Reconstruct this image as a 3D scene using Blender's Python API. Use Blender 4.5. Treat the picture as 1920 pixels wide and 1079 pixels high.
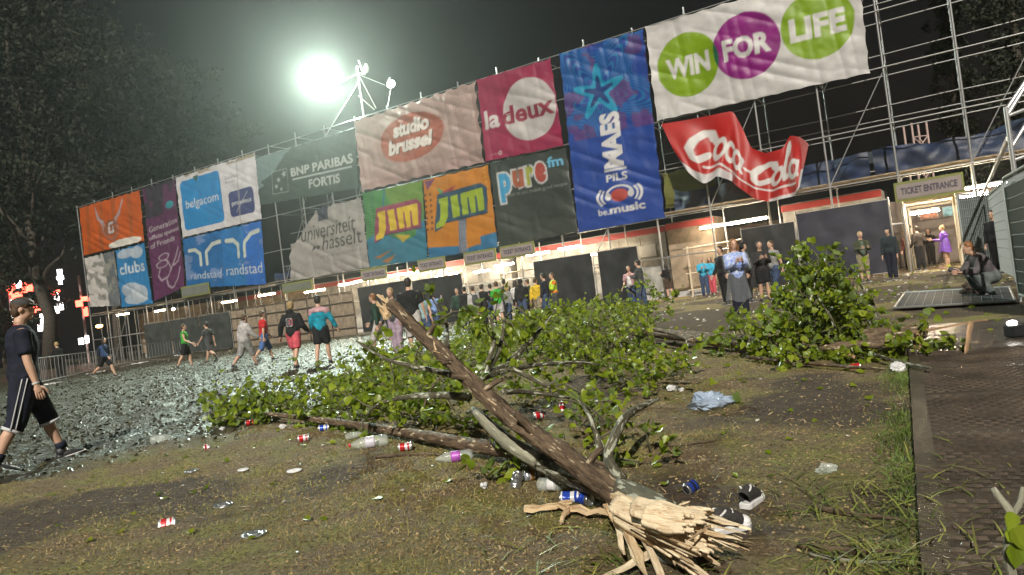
import bpy, bmesh, math, random
import numpy as np
from mathutils import Matrix, Vector
for o in list(bpy.data.objects): bpy.data.objects.remove(o, do_unlink=True)
SC = bpy.context.scene
COL = SC.collection
random.seed(7); RNG = np.random.default_rng(7)

# ------------------------------------------------------------------ camera
FPX = 1380.0; CX, CY = 960.0, 539.5; CAMH = 1.1
ROLL = math.atan(0.13)
PITCH = math.atan((557.0 - CY) * math.cos(ROLL) / FPX)
Fw = np.array([0, math.cos(PITCH), math.sin(PITCH)]); U0 = np.array([0, -math.sin(PITCH), math.cos(PITCH)]); R0 = np.array([1., 0, 0])
Rv = R0 * math.cos(ROLL) - U0 * math.sin(ROLL); Uv = U0 * math.cos(ROLL) + R0 * math.sin(ROLL)
CAM = np.array([0, 0, CAMH])
cd = bpy.data.cameras.new('camera'); cam = bpy.data.objects.new('camera', cd); COL.objects.link(cam)
cd.sensor_width = 36; cd.lens = FPX / 1920 * 36; cd.clip_start = 0.05; cd.clip_end = 1000
cam.matrix_world = Matrix(((Rv[0], Uv[0], -Fw[0], 0), (Rv[1], Uv[1], -Fw[1], 0), (Rv[2], Uv[2], -Fw[2], CAMH), (0, 0, 0, 1)))
SC.camera = cam

# ------------------------------------------------------------------ night sky, frontal light, exposure
SUN_EL, SUN_AZ = math.radians(36), math.radians(-10)      # azimuth measured from straight behind the camera, to the right
world = bpy.data.worlds.new('World'); SC.world = world; world.use_nodes = True
nt = world.node_tree; nt.nodes.clear()
wo = nt.nodes.new('ShaderNodeOutputWorld'); bg = nt.nodes.new('ShaderNodeBackground'); sky = nt.nodes.new('ShaderNodeTexSky')
sky.sky_type = 'NISHITA'; sky.sun_disc = False; sky.sun_elevation = math.radians(-3.0); sky.sun_rotation = math.radians(190)
bg.inputs['Strength'].default_value = 0.06
bg2 = nt.nodes.new('ShaderNodeBackground'); bg2.inputs['Color'].default_value = (0.72, 0.84, 0.95, 1); bg2.inputs['Strength'].default_value = 0.0042
ad = nt.nodes.new('ShaderNodeAddShader')
nt.links.new(sky.outputs[0], bg.inputs['Color']); nt.links.new(bg.outputs[0], ad.inputs[0]); nt.links.new(bg2.outputs[0], ad.inputs[1]); nt.links.new(ad.outputs[0], wo.inputs['Surface'])
sl = bpy.data.lights.new('sun', 'SUN'); sl.energy = 4.3; sl.angle = math.radians(0.8); sl.color = (1.0, 0.93, 0.80)
sun = bpy.data.objects.new('sun', sl); COL.objects.link(sun)
sd = Vector((math.sin(SUN_AZ) * math.cos(SUN_EL), -math.cos(SUN_AZ) * math.cos(SUN_EL), math.sin(SUN_EL)))
sun.rotation_euler = sd.to_track_quat('Z', 'Y').to_euler(); sun.location = (4, -20, 20)
SC.view_settings.view_transform = 'Standard'; SC.view_settings.look = 'None'; SC.view_settings.exposure = 0.25; SC.view_settings.gamma = 1.0
SC.view_settings.use_curve_mapping = False
SC.render.engine = 'CYCLES'; SC.cycles.use_denoising = True
SC.cycles.max_bounces = 6; SC.cycles.diffuse_bounces = 3; SC.cycles.glossy_bounces = 3; SC.cycles.transmission_bounces = 4; SC.cycles.transparent_max_bounces = 8; SC.cycles.volume_bounces = 0
SC.cycles.sample_clamp_indirect = 4.0

# ------------------------------------------------------------------ from photo pixel to place
def ray(px, py): return Fw + Rv * (px - CX) / FPX - Uv * (py - CY) / FPX
def pz(px, py, z=0.0):
    d = ray(px, py); return CAM + d * ((z - CAMH) / d[2])
def pd(px, py, dep): return CAM + ray(px, py) * dep
_dl = ray(-1313, 852); _dl[2] = 0
DR = -_dl / np.linalg.norm(_dl)                    # along the banner wall, to the right
WN = np.array([DR[1], -DR[0], 0.0])                # wall normal, to the field
P0 = pz(665, 629)
UP = np.array([0, 0, 1.0])
def WP(s, z, off=0.0): return P0 + DR * s + UP * z + WN * off
def wl(px, py, off=0.0):
    d = ray(px, py); q = P0 + WN * off - CAM; P = CAM + d * ((q @ WN) / (d @ WN))
    return float((P - P0) @ DR), float(P[2])
WANG = math.atan2(DR[1], DR[0])

# ------------------------------------------------------------------ noise
_TAB = np.random.default_rng(99).random((256, 256))
def vnoise(x, y, seed=0):
    x = np.asarray(x, float) + seed * 17.31; y = np.asarray(y, float) + seed * 9.17
    xi = np.floor(x).astype(int); yi = np.floor(y).astype(int); fx = x - xi; fy = y - yi
    fx = fx * fx * (3 - 2 * fx); fy = fy * fy * (3 - 2 * fy)
    a = _TAB[xi & 255, yi & 255]; b = _TAB[(xi + 1) & 255, yi & 255]; c = _TAB[xi & 255, (yi + 1) & 255]; d = _TAB[(xi + 1) & 255, (yi + 1) & 255]
    return (a * (1 - fx) + b * fx) * (1 - fy) + (c * (1 - fx) + d * fx) * fy - 0.5
def fbm(x, y, oct=4, seed=0):
    r = 0; a = 1.0; f = 1.0
    for k in range(oct): r = r + a * vnoise(x * f, y * f, seed + k); a *= 0.5; f *= 2.03
    return r

# ------------------------------------------------------------------ materials
MATS = {}
def mat(name, col, rough=0.6, metal=0.0, spec=0.5, var=0.0, vscale=8.0, bump=0.0, bscale=40.0, emit=None, estr=0.0, alpha=1.0, coat=0.0, col2=None, island=0.0):
    if name in MATS: return MATS[name]
    m = bpy.data.materials.new(name); m.use_nodes = True; t = m.node_tree; b = t.nodes['Principled BSDF']
    c = tuple(col) + (1,) if len(col) == 3 else col
    b.inputs['Base Color'].default_value = c; b.inputs['Roughness'].default_value = rough; b.inputs['Metallic'].default_value = metal
    b.inputs['Specular IOR Level'].default_value = spec; b.inputs['Coat Weight'].default_value = coat; b.inputs['Coat Roughness'].default_value = 0.12
    if emit: b.inputs['Emission Color'].default_value = tuple(emit) + (1,); b.inputs['Emission Strength'].default_value = estr
    if alpha < 1: b.inputs['Alpha'].default_value = alpha
    tc = None
    if var or bump or col2:
        tc = t.nodes.new('ShaderNodeTexCoord')
    if var or col2:
        n = t.nodes.new('ShaderNodeTexNoise'); n.inputs['Scale'].default_value = vscale; n.inputs['Detail'].default_value = 5
        t.links.new(tc.outputs['Object'], n.inputs['Vector'])
        r = t.nodes.new('ShaderNodeValToRGB'); r.color_ramp.elements[0].position = 0.35; r.color_ramp.elements[1].position = 0.68
        k2 = col2 if col2 else tuple(x * (1 - var) for x in c[:3])
        r.color_ramp.elements[0].color = tuple(k2[:3]) + (1,); r.color_ramp.elements[1].color = tuple(min(1, x * (1 + var * 0.5)) for x in c[:3]) + (1,)
        t.links.new(n.outputs['Fac'], r.inputs['Fac']); src = r.outputs['Color']
        if island:
            g = t.nodes.new('ShaderNodeNewGeometry'); oi = t.nodes.new('ShaderNodeObjectInfo'); a = t.nodes.new('ShaderNodeMath'); a.operation = 'ADD'
            t.links.new(g.outputs['Random Per Island'], a.inputs[0]); t.links.new(oi.outputs['Random'], a.inputs[1])
            fr = t.nodes.new('ShaderNodeMath'); fr.operation = 'FRACT'; t.links.new(a.outputs[0], fr.inputs[0])
            mr = t.nodes.new('ShaderNodeMapRange'); mr.inputs['To Min'].default_value = 1 - island; mr.inputs['To Max'].default_value = 1 + island
            t.links.new(fr.outputs[0], mr.inputs['Value'])
            h = t.nodes.new('ShaderNodeHueSaturation'); t.links.new(src, h.inputs['Color']); t.links.new(mr.outputs[0], h.inputs['Value']); src = h.outputs['Color']
        t.links.new(src, b.inputs['Base Color'])
    if bump:
        n = t.nodes.new('ShaderNodeTexNoise'); n.inputs['Scale'].default_value = bscale; n.inputs['Detail'].default_value = 4
        t.links.new(tc.outputs['Object'], n.inputs['Vector'])
        bp = t.nodes.new('ShaderNodeBump'); bp.inputs['Strength'].default_value = bump; bp.inputs['Distance'].default_value = 0.02
        t.links.new(n.outputs['Fac'], bp.inputs['Height']); t.links.new(bp.outputs['Normal'], b.inputs['Normal'])
    MATS[name] = m; return m
def cloth(name, col): return mat('cloth_' + name, col, 0.85, spec=0.25, var=0.35, vscale=9, bump=0.8, bscale=11)

# ------------------------------------------------------------------ objects
INV = {}
def tag(o, label=None, cat=None, group=None, kind=None):
    if label: o['label'] = label
    if cat: o['category'] = cat
    if group: o['group'] = group
    if kind: o['kind'] = kind
    return o
def thing(name, label, cat, loc=(0, 0, 0), rotz=0.0, group=None):
    o = bpy.data.objects.new(name, None); COL.objects.link(o); o.empty_display_size = 0.1
    o.location = Vector([float(v) for v in loc]); o.rotation_euler = (0, 0, rotz)
    INV[o.name] = (Matrix.Translation(o.location) @ Matrix.Rotation(rotz, 4, 'Z')).inverted()
    return tag(o, label, cat, group)
def link(name, me, parent=None, m=None, world=False, matrix=None):
    o = bpy.data.objects.new(name, me); COL.objects.link(o)
    if m is not None and not me.materials: me.materials.append(m)
    if matrix is not None: o.matrix_basis = matrix
    if parent is not None:
        o.parent = parent
        if world: o.matrix_parent_inverse = INV[parent.name]; INV[o.name] = INV[parent.name]
    return o
def make_mesh(V, Fc, smooth=False):
    me = bpy.data.meshes.new('m')
    V = np.asarray(V, dtype=np.float32).reshape(-1, 3)
    if isinstance(Fc, np.ndarray):
        n, k = Fc.shape
        me.vertices.add(len(V)); me.vertices.foreach_set('co', V.ravel())
        me.loops.add(n * k); me.loops.foreach_set('vertex_index', Fc.astype(np.int32).ravel())
        me.polygons.add(n); me.polygons.foreach_set('loop_start', np.arange(0, n * k, k, dtype=np.int32)); me.polygons.foreach_set('loop_total', np.full(n, k, dtype=np.int32))
        me.update(calc_edges=True)
    else:
        me.from_pydata([tuple(map(float, v)) for v in V], [], Fc); me.update()
    if smooth: me.polygons.foreach_set('use_smooth', np.ones(len(me.polygons), dtype=bool))
    return me
def obj(name, V, Fc, m, parent=None, world=False, smooth=False, matrix=None):
    return link(name, make_mesh(V, Fc, smooth), parent, m, world, matrix)
class MB:
    def __init__(s): s.V = []; s.F = []
    def add(s, V, Fc):
        b = len(s.V); s.V += [tuple(map(float, v)) for v in V]; s.F += [tuple(b + i for i in f) for f in Fc]; return s
    def box(s, c, d, rz=0.0, M=None):
        x, y, z = [k / 2 for k in d]
        P = [Vector(p) for p in ((-x, -y, -z), (x, -y, -z), (x, y, -z), (-x, y, -z), (-x, -y, z), (x, -y, z), (x, y, z), (-x, y, z))]
        Mx = Matrix.Translation(Vector([float(k) for k in c])) @ Matrix.Rotation(rz, 4, 'Z') if M is None else M
        return s.add([Mx @ p for p in P], [(0, 3, 2, 1), (4, 5, 6, 7), (0, 1, 5, 4), (1, 2, 6, 5), (2, 3, 7, 6), (3, 0, 4, 7)])
    def tube(s, pts, rad, n=8, cap=True, ref=None, rnd=0.0):
        pts = [np.array(p, float) for p in pts]; k = len(pts); rad = rad if hasattr(rad, '__len__') else [rad] * k
        if rnd:        # rounded ends
            a, b = pts[0] - pts[1], pts[-1] - pts[-2]
            r0 = rad[0] if not hasattr(rad[0], '__len__') else min(rad[0]); r1 = rad[-1] if not hasattr(rad[-1], '__len__') else min(rad[-1])
            a = a / (np.linalg.norm(a) + 1e-9) * r0 * rnd; b = b / (np.linalg.norm(b) + 1e-9) * r1 * rnd
            sc = lambda r, f: tuple(x * f for x in r) if hasattr(r, '__len__') else r * f
            pts = [pts[0] + a, pts[0] + a * .7] + pts + [pts[-1] + b * .7, pts[-1] + b]; rad = [sc(rad[0], .3), sc(rad[0], .72)] + list(rad) + [sc(rad[-1], .72), sc(rad[-1], .3)]
            k += 4
        base = len(s.V); prev = None
        for i in range(k):
            t = pts[min(i + 1, k - 1)] - pts[max(i - 1, 0)]; t = t / (np.linalg.norm(t) + 1e-9)
            if ref is not None: u = np.array(ref, float)
            elif prev is None: u = np.array([0, 0, 1.]) if abs(t[2]) < .9 else np.array([1., 0, 0])
            else: u = prev
            u = u - t * (u @ t); u = u / (np.linalg.norm(u) + 1e-9); v = np.cross(t, u); prev = u
            r = rad[i]; ru, rv_ = r if hasattr(r, '__len__') else (r, r)
            for j in range(n):
                a = 2 * math.pi * j / n; s.V.append(tuple(pts[i] + u * math.cos(a) * ru + v * math.sin(a) * rv_))
        for i in range(k - 1):
            for j in range(n):
                a = base + i * n + j; b = base + i * n + (j + 1) % n; s.F.append((a, b, b + n, a + n))
        if cap: s.F.append(tuple(base + j for j in range(n))[::-1]); s.F.append(tuple(base + (k - 1) * n + j for j in range(n)))
        return s
    def ball(s, c, r, n=10, m=7, M=None):
        r = r if hasattr(r, '__len__') else (r, r, r); V = []; Fc = []
        for i in range(m + 1):
            th = math.pi * i / m
            for j in range(n):
                a = 2 * math.pi * j / n; p = Vector((r[0] * math.sin(th) * math.cos(a), r[1] * math.sin(th) * math.sin(a), r[2] * math.cos(th)))
                if M is not None: p = M @ p
                V.append(p + Vector([float(k) for k in c]))
        for i in range(m):
            for j in range(n): Fc.append((i * n + j, (i + 1) * n + j, (i + 1) * n + (j + 1) % n, i * n + (j + 1) % n))
        return s.add(V, Fc)
    def lathe(s, prof, n=16, M=None):
        V = []; Fc = []
        for r, z in prof:
            for j in range(n):
                a = 2 * math.pi * j / n; p = Vector((r * math.cos(a), r * math.sin(a), z)); V.append(M @ p if M is not None else p)
        for i in range(len(prof) - 1):
            for j in range(n): Fc.append((i * n + j, i * n + (j + 1) % n, (i + 1) * n + (j + 1) % n, (i + 1) * n + j))
        if prof[0][0] > 1e-4: Fc.append(tuple(range(n))[::-1])
        if prof[-1][0] > 1e-4: Fc.append(tuple((len(prof) - 1) * n + j for j in range(n)))
        return s.add(V, Fc)
    def mesh(s, smooth=False): return make_mesh(s.V, s.F, smooth)
    def build(s, name, m, parent=None, world=False, smooth=False, matrix=None): return link(name, s.mesh(smooth), parent, m, world, matrix)
_CYL = {}
def rod(name, a, b, r, m, parent=None, world=True, n=10):
    """a straight tube as an object of its own; alike tubes share mesh data"""
    key = (m.name, n)
    if key not in _CYL:
        me = MB().tube([(0, 0, 0), (0, 0, 1)], 1.0, n).mesh(); me.materials.append(m)
        for p in me.polygons: p.use_smooth = len(p.vertices) == 4
        _CYL[key] = me
    a = Vector([float(k) for k in a]); b = Vector([float(k) for k in b]); d = b - a
    M = Matrix.Translation(a) @ d.to_track_quat('Z', 'Y').to_matrix().to_4x4() @ Matrix.Diagonal((r, r, d.length, 1))
    return link(name, _CYL[key], parent, None, world, M)
_BOXM = {}
def slab(name, c, d, m, parent=None, rz=0.0, world=True, M=None):
    """a box as an object of its own with a small bevel; alike ones share mesh data"""
    key = (m.name,) + tuple(round(k, 3) for k in d)
    if key not in _BOXM:
        bm = bmesh.new(); bmesh.ops.create_cube(bm, size=1.0); bmesh.ops.scale(bm, vec=d, verts=bm.verts)
        bv = min(0.012, min(d) * 0.2); bmesh.ops.bevel(bm, geom=bm.edges[:], offset=bv, segments=1, affect='EDGES')
        me = bpy.data.meshes.new('m'); bm.to_mesh(me); bm.free(); me.materials.append(m); _BOXM[key] = me
    Mx = Matrix.Translation(Vector([float(k) for k in c])) @ Matrix.Rotation(rz, 4, 'Z') if M is None else M
    return link(name, _BOXM[key], parent, None, world, Mx)
TMP = bpy.data.scenes.new('workbench')          # shapes are evaluated here, apart from the big scene; removed at the end
def dgraph():
    with bpy.context.temp_override(scene=TMP, view_layer=TMP.view_layers[0]):
        dg = bpy.context.evaluated_depsgraph_get(); dg.update(); return dg
def remesh(mb, voxel, smooth_it=3):
    me = mb.mesh(); o = bpy.data.objects.new('tmp', me); TMP.collection.objects.link(o)
    r = o.modifiers.new('r', 'REMESH'); r.mode = 'VOXEL'; r.voxel_size = voxel
    if smooth_it: s = o.modifiers.new('s', 'SMOOTH'); s.factor = 0.5; s.iterations = smooth_it
    dg = dgraph()
    out = bpy.data.meshes.new_from_object(o.evaluated_get(dg)); bpy.data.objects.remove(o, do_unlink=True); bpy.data.meshes.remove(me)
    out.polygons.foreach_set('use_smooth', np.ones(len(out.polygons), dtype=bool))
    return out

# ------------------------------------------------------------------ flat print: draw in 2D, carried by the cloth's own vertices
_TXT = {}
def text_tris(s, bold=0.0, shear=0.0):
    key = (s, bold, shear)
    if key in _TXT: return _TXT[key]
    c = bpy.data.curves.new('t', 'FONT'); c.body = s; c.offset = bold; c.resolution_u = 3; c.size = 1
    o = bpy.data.objects.new('t', c); TMP.collection.objects.link(o)
    dg = dgraph(); me = o.evaluated_get(dg).to_mesh(); me.calc_loop_triangles()
    V = np.array([v.co[:2] for v in me.vertices]); T = np.array([t.vertices[:] for t in me.loop_triangles])
    o.evaluated_get(dg).to_mesh_clear(); bpy.data.objects.remove(o, do_unlink=True); bpy.data.curves.remove(c)
    V = V.copy(); V[:, 0] += V[:, 1] * shear
    V = (V - V.min(0)) / (V.max(0) - V.min(0))
    _TXT[key] = V[T]; return _TXT[key]
class Canvas:
    def __init__(s, w, h, bgc, cell=0.045):
        s.w, s.h = w, h; s.nx = max(4, int(round(w / cell))); s.ny = max(4, int(round(h / cell))); s.SS = 3
        s.W = (s.nx + 1) * s.SS; s.H = (s.ny + 1) * s.SS
        s.a = np.zeros((s.H, s.W, 3)) + np.array(bgc); ys, xs = np.mgrid[0:s.H, 0:s.W]; s.u = (xs + .5) / s.W; s.v = (ys + .5) / s.H
    def put(s, mask, col, op=1.0): s.a[mask] = s.a[mask] * (1 - op) + np.array(col) * op
    def ell(s, cx, cy, rx, ry, col, op=1.0): s.put(((s.u - cx) / rx) ** 2 + ((s.v - cy) / ry) ** 2 < 1, col, op)
    def ring(s, cx, cy, rx, ry, t, col, a0=0, a1=360):
        d = np.hypot((s.u - cx) / rx, (s.v - cy) / ry); an = np.degrees(np.arctan2((s.v - cy) / ry, (s.u - cx) / rx)) % 360
        s.put((abs(d - 1) < t) & (an >= a0) & (an <= a1), col)
    def rrect(s, x0, y0, x1, y1, r, col):
        A = s.w / s.h; cx, cy = (x0 + x1) / 2, (y0 + y1) / 2
        dx = np.maximum(abs(s.u - cx) * A - ((x1 - x0) / 2 * A - r), 0); dy = np.maximum(abs(s.v - cy) - ((y1 - y0) / 2 - r), 0)
        s.put(np.hypot(dx, dy) < r, col)
    def poly(s, P, col, op=1.0):
        P = np.array(P); ins = np.zeros(s.u.shape, bool); n = len(P)
        for i in range(n):
            (xa, ya), (xb, yb) = P[i], P[(i + 1) % n]
            if ya == yb: continue
            ins ^= ((ya > s.v) != (yb > s.v)) & (s.u < (xb - xa) * (s.v - ya) / (yb - ya) + xa)
        s.put(ins, col, op)
    def stroke(s, P, wid, col):
        A = s.w / s.h; P = np.array(P, float); X = s.u * A; d = np.full(s.u.shape, 9.0)
        for i in range(len(P) - 1):
            ax, ay, bx, by = P[i][0] * A, P[i][1], P[i + 1][0] * A, P[i + 1][1]; l2 = (bx - ax) ** 2 + (by - ay) ** 2 + 1e-12
            t = np.clip(((X - ax) * (bx - ax) + (s.v - ay) * (by - ay)) / l2, 0, 1); d = np.minimum(d, np.hypot(X - ax - t * (bx - ax), s.v - ay - t * (by - ay)))
        s.put(d < wid, col)
    def text(s, st, box, col, bold=0.0, shear=0.0, rot=0):
        T = text_tris(st, bold, shear); x0, y0, x1, y1 = box
        if rot: T = np.stack([1 - T[..., 1], T[..., 0]], -1)
        Q = np.stack([(x0 + T[..., 0] * (x1 - x0)) * s.W, (y0 + T[..., 1] * (y1 - y0)) * s.H], -1)
        for t in Q:
            a0 = max(int(t[:, 0].min()), 0); a1 = min(int(t[:, 0].max()) + 2, s.W); b0 = max(int(t[:, 1].min()), 0); b1 = min(int(t[:, 1].max()) + 2, s.H)
            if a1 <= a0 or b1 <= b0: continue
            X, Y = np.meshgrid(np.arange(a0, a1) + .5, np.arange(b0, b1) + .5)
            e = lambda p, q: (q[0] - p[0]) * (Y - p[1]) - (q[1] - p[1]) * (X - p[0])
            A_, B_, C_ = e(t[0], t[1]), e(t[1], t[2]), e(t[2], t[0])
            k = ((A_ >= 0) & (B_ >= 0) & (C_ >= 0)) | ((A_ <= 0) & (B_ <= 0) & (C_ <= 0))
            sub = s.a[b0:b1, a0:a1]; sub[k] = col
    def grid(s):
        return s.a.reshape(s.ny + 1, s.SS, s.nx + 1, s.SS, 3).mean((1, 3))
def print_mat(name, rough=0.5, alpha=1.0, spec=0.4):
    if name in MATS: return MATS[name]
    m = bpy.data.materials.new(name); m.use_nodes = True; t = m.node_tree; b = t.nodes['Principled BSDF']
    a = t.nodes.new('ShaderNodeAttribute'); a.attribute_name = 'print'; n = t.nodes.new('ShaderNodeTexNoise'); n.inputs['Scale'].default_value = 1.6; n.inputs['Detail'].default_value = 6
    tc = t.nodes.new('ShaderNodeTexCoord'); t.links.new(tc.outputs['Object'], n.inputs['Vector'])
    mr = t.nodes.new('ShaderNodeMapRange'); mr.inputs['From Min'].default_value = .3; mr.inputs['From Max'].default_value = .7; mr.inputs['To Min'].default_value = .78; mr.inputs['To Max'].default_value = 1.0
    t.links.new(n.outputs['Fac'], mr.inputs['Value'])
    mx = t.nodes.new('ShaderNodeMix'); mx.data_type = 'RGBA'; mx.blend_type = 'MULTIPLY'; mx.inputs[0].default_value = 1
    t.links.new(a.outputs['Color'], mx.inputs[6]); t.links.new(mr.outputs[0], mx.inputs[7]); t.links.new(mx.outputs[2], b.inputs['Base Color'])
    b.inputs['Roughness'].default_value = rough; b.inputs['Specular IOR Level'].default_value = spec; b.inputs['Alpha'].default_value = alpha
    MATS[name] = m; return m
def set_print(me, cols):
    at = me.color_attributes.new('print', 'FLOAT_COLOR', 'POINT'); c = np.ones((len(me.vertices), 4), np.float32); c[:, :3] = cols.reshape(-1, 3) * .62; at.data.foreach_set('color', c.ravel())
def srgb(r, g, b):
    f = lambda c: (c / 255 / 12.92) if c / 255 <= .04045 else ((c / 255 + .055) / 1.055) ** 2.4
    return (f(r), f(g), f(b))
# ================================================================== GROUND
ma, mb_ = pz(1722, 1079)[:2], pz(1704, 720)[:2]
md = (mb_ - ma) / np.linalg.norm(mb_ - ma); mn = np.array([md[1], -md[0]])           # matting edge: origin, along, across
def bare(x, y):
    x = np.asarray(x, float); y = np.asarray(y, float); t_ = np.clip((x + 1.4) / 2.2, 0, 1); return np.clip(.12 + .62 * t_ * t_ * (3 - 2 * t_) + 1.5 * fbm(x * .55, y * .45, 4, 51), 0, 1)
def xb(y): return np.interp(y, [0, 6.2, 6.9, 7.6, 9, 14, 20, 27, 45, 80], [-99, -8, -4.9, -4.3, -3.7, -2.9, -0.3, 3.5, 6, 6])
def mudmask(x, y):
    d = xb(y) - x + 2.2 * fbm(x * .5, y * .5, 3, 5)
    return np.clip(d / 1.0 + .5, 0, 1)
def gz(x, y):
    x = np.asarray(x, float); y = np.asarray(y, float); m = mudmask(x, y)
    z = .05 * fbm(x * .6, y * .6, 3, 1) + .032 * fbm(x * 3, y * 3, 3, 2) + m * (.085 * fbm(x * 2.6, y * 2.6, 3, 3) + .03 * vnoise(x * 11, y * 11, 8))
    fade = np.clip((70 - np.hypot(x, y)) / 20, 0, 1)
    q = np.clip(((x - ma[0]) * mn[0] + (y - ma[1]) * mn[1]) / .12 + 1, 0, 1) * np.clip((22 - y) / 3, 0, 1)      # level bed under the matting
    return z * fade * (1 - q) - .012 * q
def gp(px, py, lift=0.0):
    P = pz(px, py); P = pz(px, py, float(gz(P[0], P[1]))); P[2] = float(gz(P[0], P[1])) + lift; return P
def axis(lo, hi, knots):
    """spacing list: (upto, step)"""
    v = [lo]
    while v[-1] < hi:
        st = next((s for u, s in knots if v[-1] < u - 1e-6), knots[-1][1]); v.append(v[-1] + st)
    return np.array(v)
gx = axis(-150, 150, [(-60, 10), (-30, 1.2), (-12, .22), (-7, .10), (4.5, .05), (9, .13), (20, .4), (60, 3), (200, 10)])
gy = axis(-40, 160, [(-4, 4), (1.0, .5), (9, .045), (14, .07), (24, .11), (40, .22), (70, 1.5), (200, 10)])
X, Y = np.meshgrid(gx, gy); Z = gz(X, Y)
V = np.stack([X, Y, Z], -1).reshape(-1, 3); nx_, ny_ = len(gx), len(gy)
i0 = (np.arange(ny_ - 1)[:, None] * nx_ + np.arange(nx_ - 1)[None, :]).ravel()
me = make_mesh(V, np.stack([i0, i0 + 1, i0 + nx_ + 1, i0 + nx_], 1), True)
at = me.attributes.new('bare', 'FLOAT', 'POINT'); at.data.foreach_set('value', bare(X, Y).astype(np.float32).ravel())
at = me.attributes.new('mud', 'FLOAT', 'POINT'); at.data.foreach_set('value', mudmask(X, Y).astype(np.float32).ravel())
def ground_mat():
    m = bpy.data.materials.new('trampled_ground'); m.use_nodes = True; t = m.node_tree; b = t.nodes['Principled BSDF']; L = t.links.new
    tc = t.nodes.new('ShaderNodeTexCoord')
    def noise(sc, det=5, rough=.6):
        n = t.nodes.new('ShaderNodeTexNoise'); n.inputs['Scale'].default_value = sc; n.inputs['Detail'].default_value = det; n.inputs['Roughness'].default_value = rough; L(tc.outputs['Object'], n.inputs['Vector']); return n
    def ramp(src, a, c0, b_, c1):
        r = t.nodes.new('ShaderNodeValToRGB'); r.color_ramp.elements[0].position = a; r.color_ramp.elements[0].color = c0 + (1,); r.color_ramp.elements[1].position = b_; r.color_ramp.elements[1].color = c1 + (1,); L(src, r.inputs['Fac']); return r
    def mix(f, a, c):
        x = t.nodes.new('ShaderNodeMix'); x.data_type = 'RGBA'; L(f, x.inputs[0]); L(a, x.inputs[6]); L(c, x.inputs[7]); return x.outputs[2]
    fine = ramp(noise(48, 7, .8).outputs['Fac'], .36, (.036, .025, .013), .66, (.42, .30, .165))
    grass = ramp(noise(42, 7, .8).outputs['Fac'], .36, (.036, .036, .009), .66, (.46, .43, .11))
    patch = ramp(noise(1.7, 6, .65).outputs['Fac'], .44, (0, 0, 0), .60, (1, 1, 1))
    soil = mix(patch.outputs['Color'], fine.outputs['Color'], grass.outputs['Color'])
    ab_ = t.nodes.new('ShaderNodeAttribute'); ab_.attribute_name = 'bare'; an_ = t.nodes.new('ShaderNodeMath'); an_.operation = 'MULTIPLY_ADD'; L(noise(6, 6, .7).outputs['Fac'], an_.inputs[0]); an_.inputs[1].default_value = .7; L(ab_.outputs['Fac'], an_.inputs[2]); bare_ = ramp(an_.outputs[0], .78, (0, 0, 0), 1.0, (1, 1, 1))
    dk = ramp(noise(30, 6, .7).outputs['Fac'], .3, (.032, .021, .014), .75, (.155, .108, .070))
    soil = mix(bare_.outputs['Color'], soil, dk.outputs['Color'])
    mud = ramp(noise(24, 6, .7).outputs['Fac'], .32, (.014, .013, .009), .72, (.085, .088, .058))
    at_ = t.nodes.new('ShaderNodeAttribute'); at_.attribute_name = 'mud'
    L(mix(at_.outputs['Fac'], soil, mud.outputs['Color']), b.inputs['Base Color'])
    rr = t.nodes.new('ShaderNodeMapRange'); rr.inputs['To Min'].default_value = .86; rr.inputs['To Max'].default_value = .42; L(at_.outputs['Fac'], rr.inputs['Value'])
    rn = t.nodes.new('ShaderNodeMath'); rn.operation = 'MULTIPLY_ADD'; L(noise(18).outputs['Fac'], rn.inputs[0]); rn.inputs[1].default_value = .35; L(rr.outputs[0], rn.inputs[2])
    r2 = t.nodes.new('ShaderNodeMath'); r2.operation = 'SUBTRACT'; L(rn.outputs[0], r2.inputs[0]); r2.inputs[1].default_value = .17; L(r2.outputs[0], b.inputs['Roughness'])
    bp = t.nodes.new('ShaderNodeBump'); bp.inputs['Strength'].default_value = 1.0; bp.inputs['Distance'].default_value = .05; L(noise(38, 7, .75).outputs['Fac'], bp.inputs['Height']); L(bp.outputs['Normal'], b.inputs['Normal'])
    return m
g = link('ground', me, None, ground_mat()); g['kind'] = 'structure'

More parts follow.
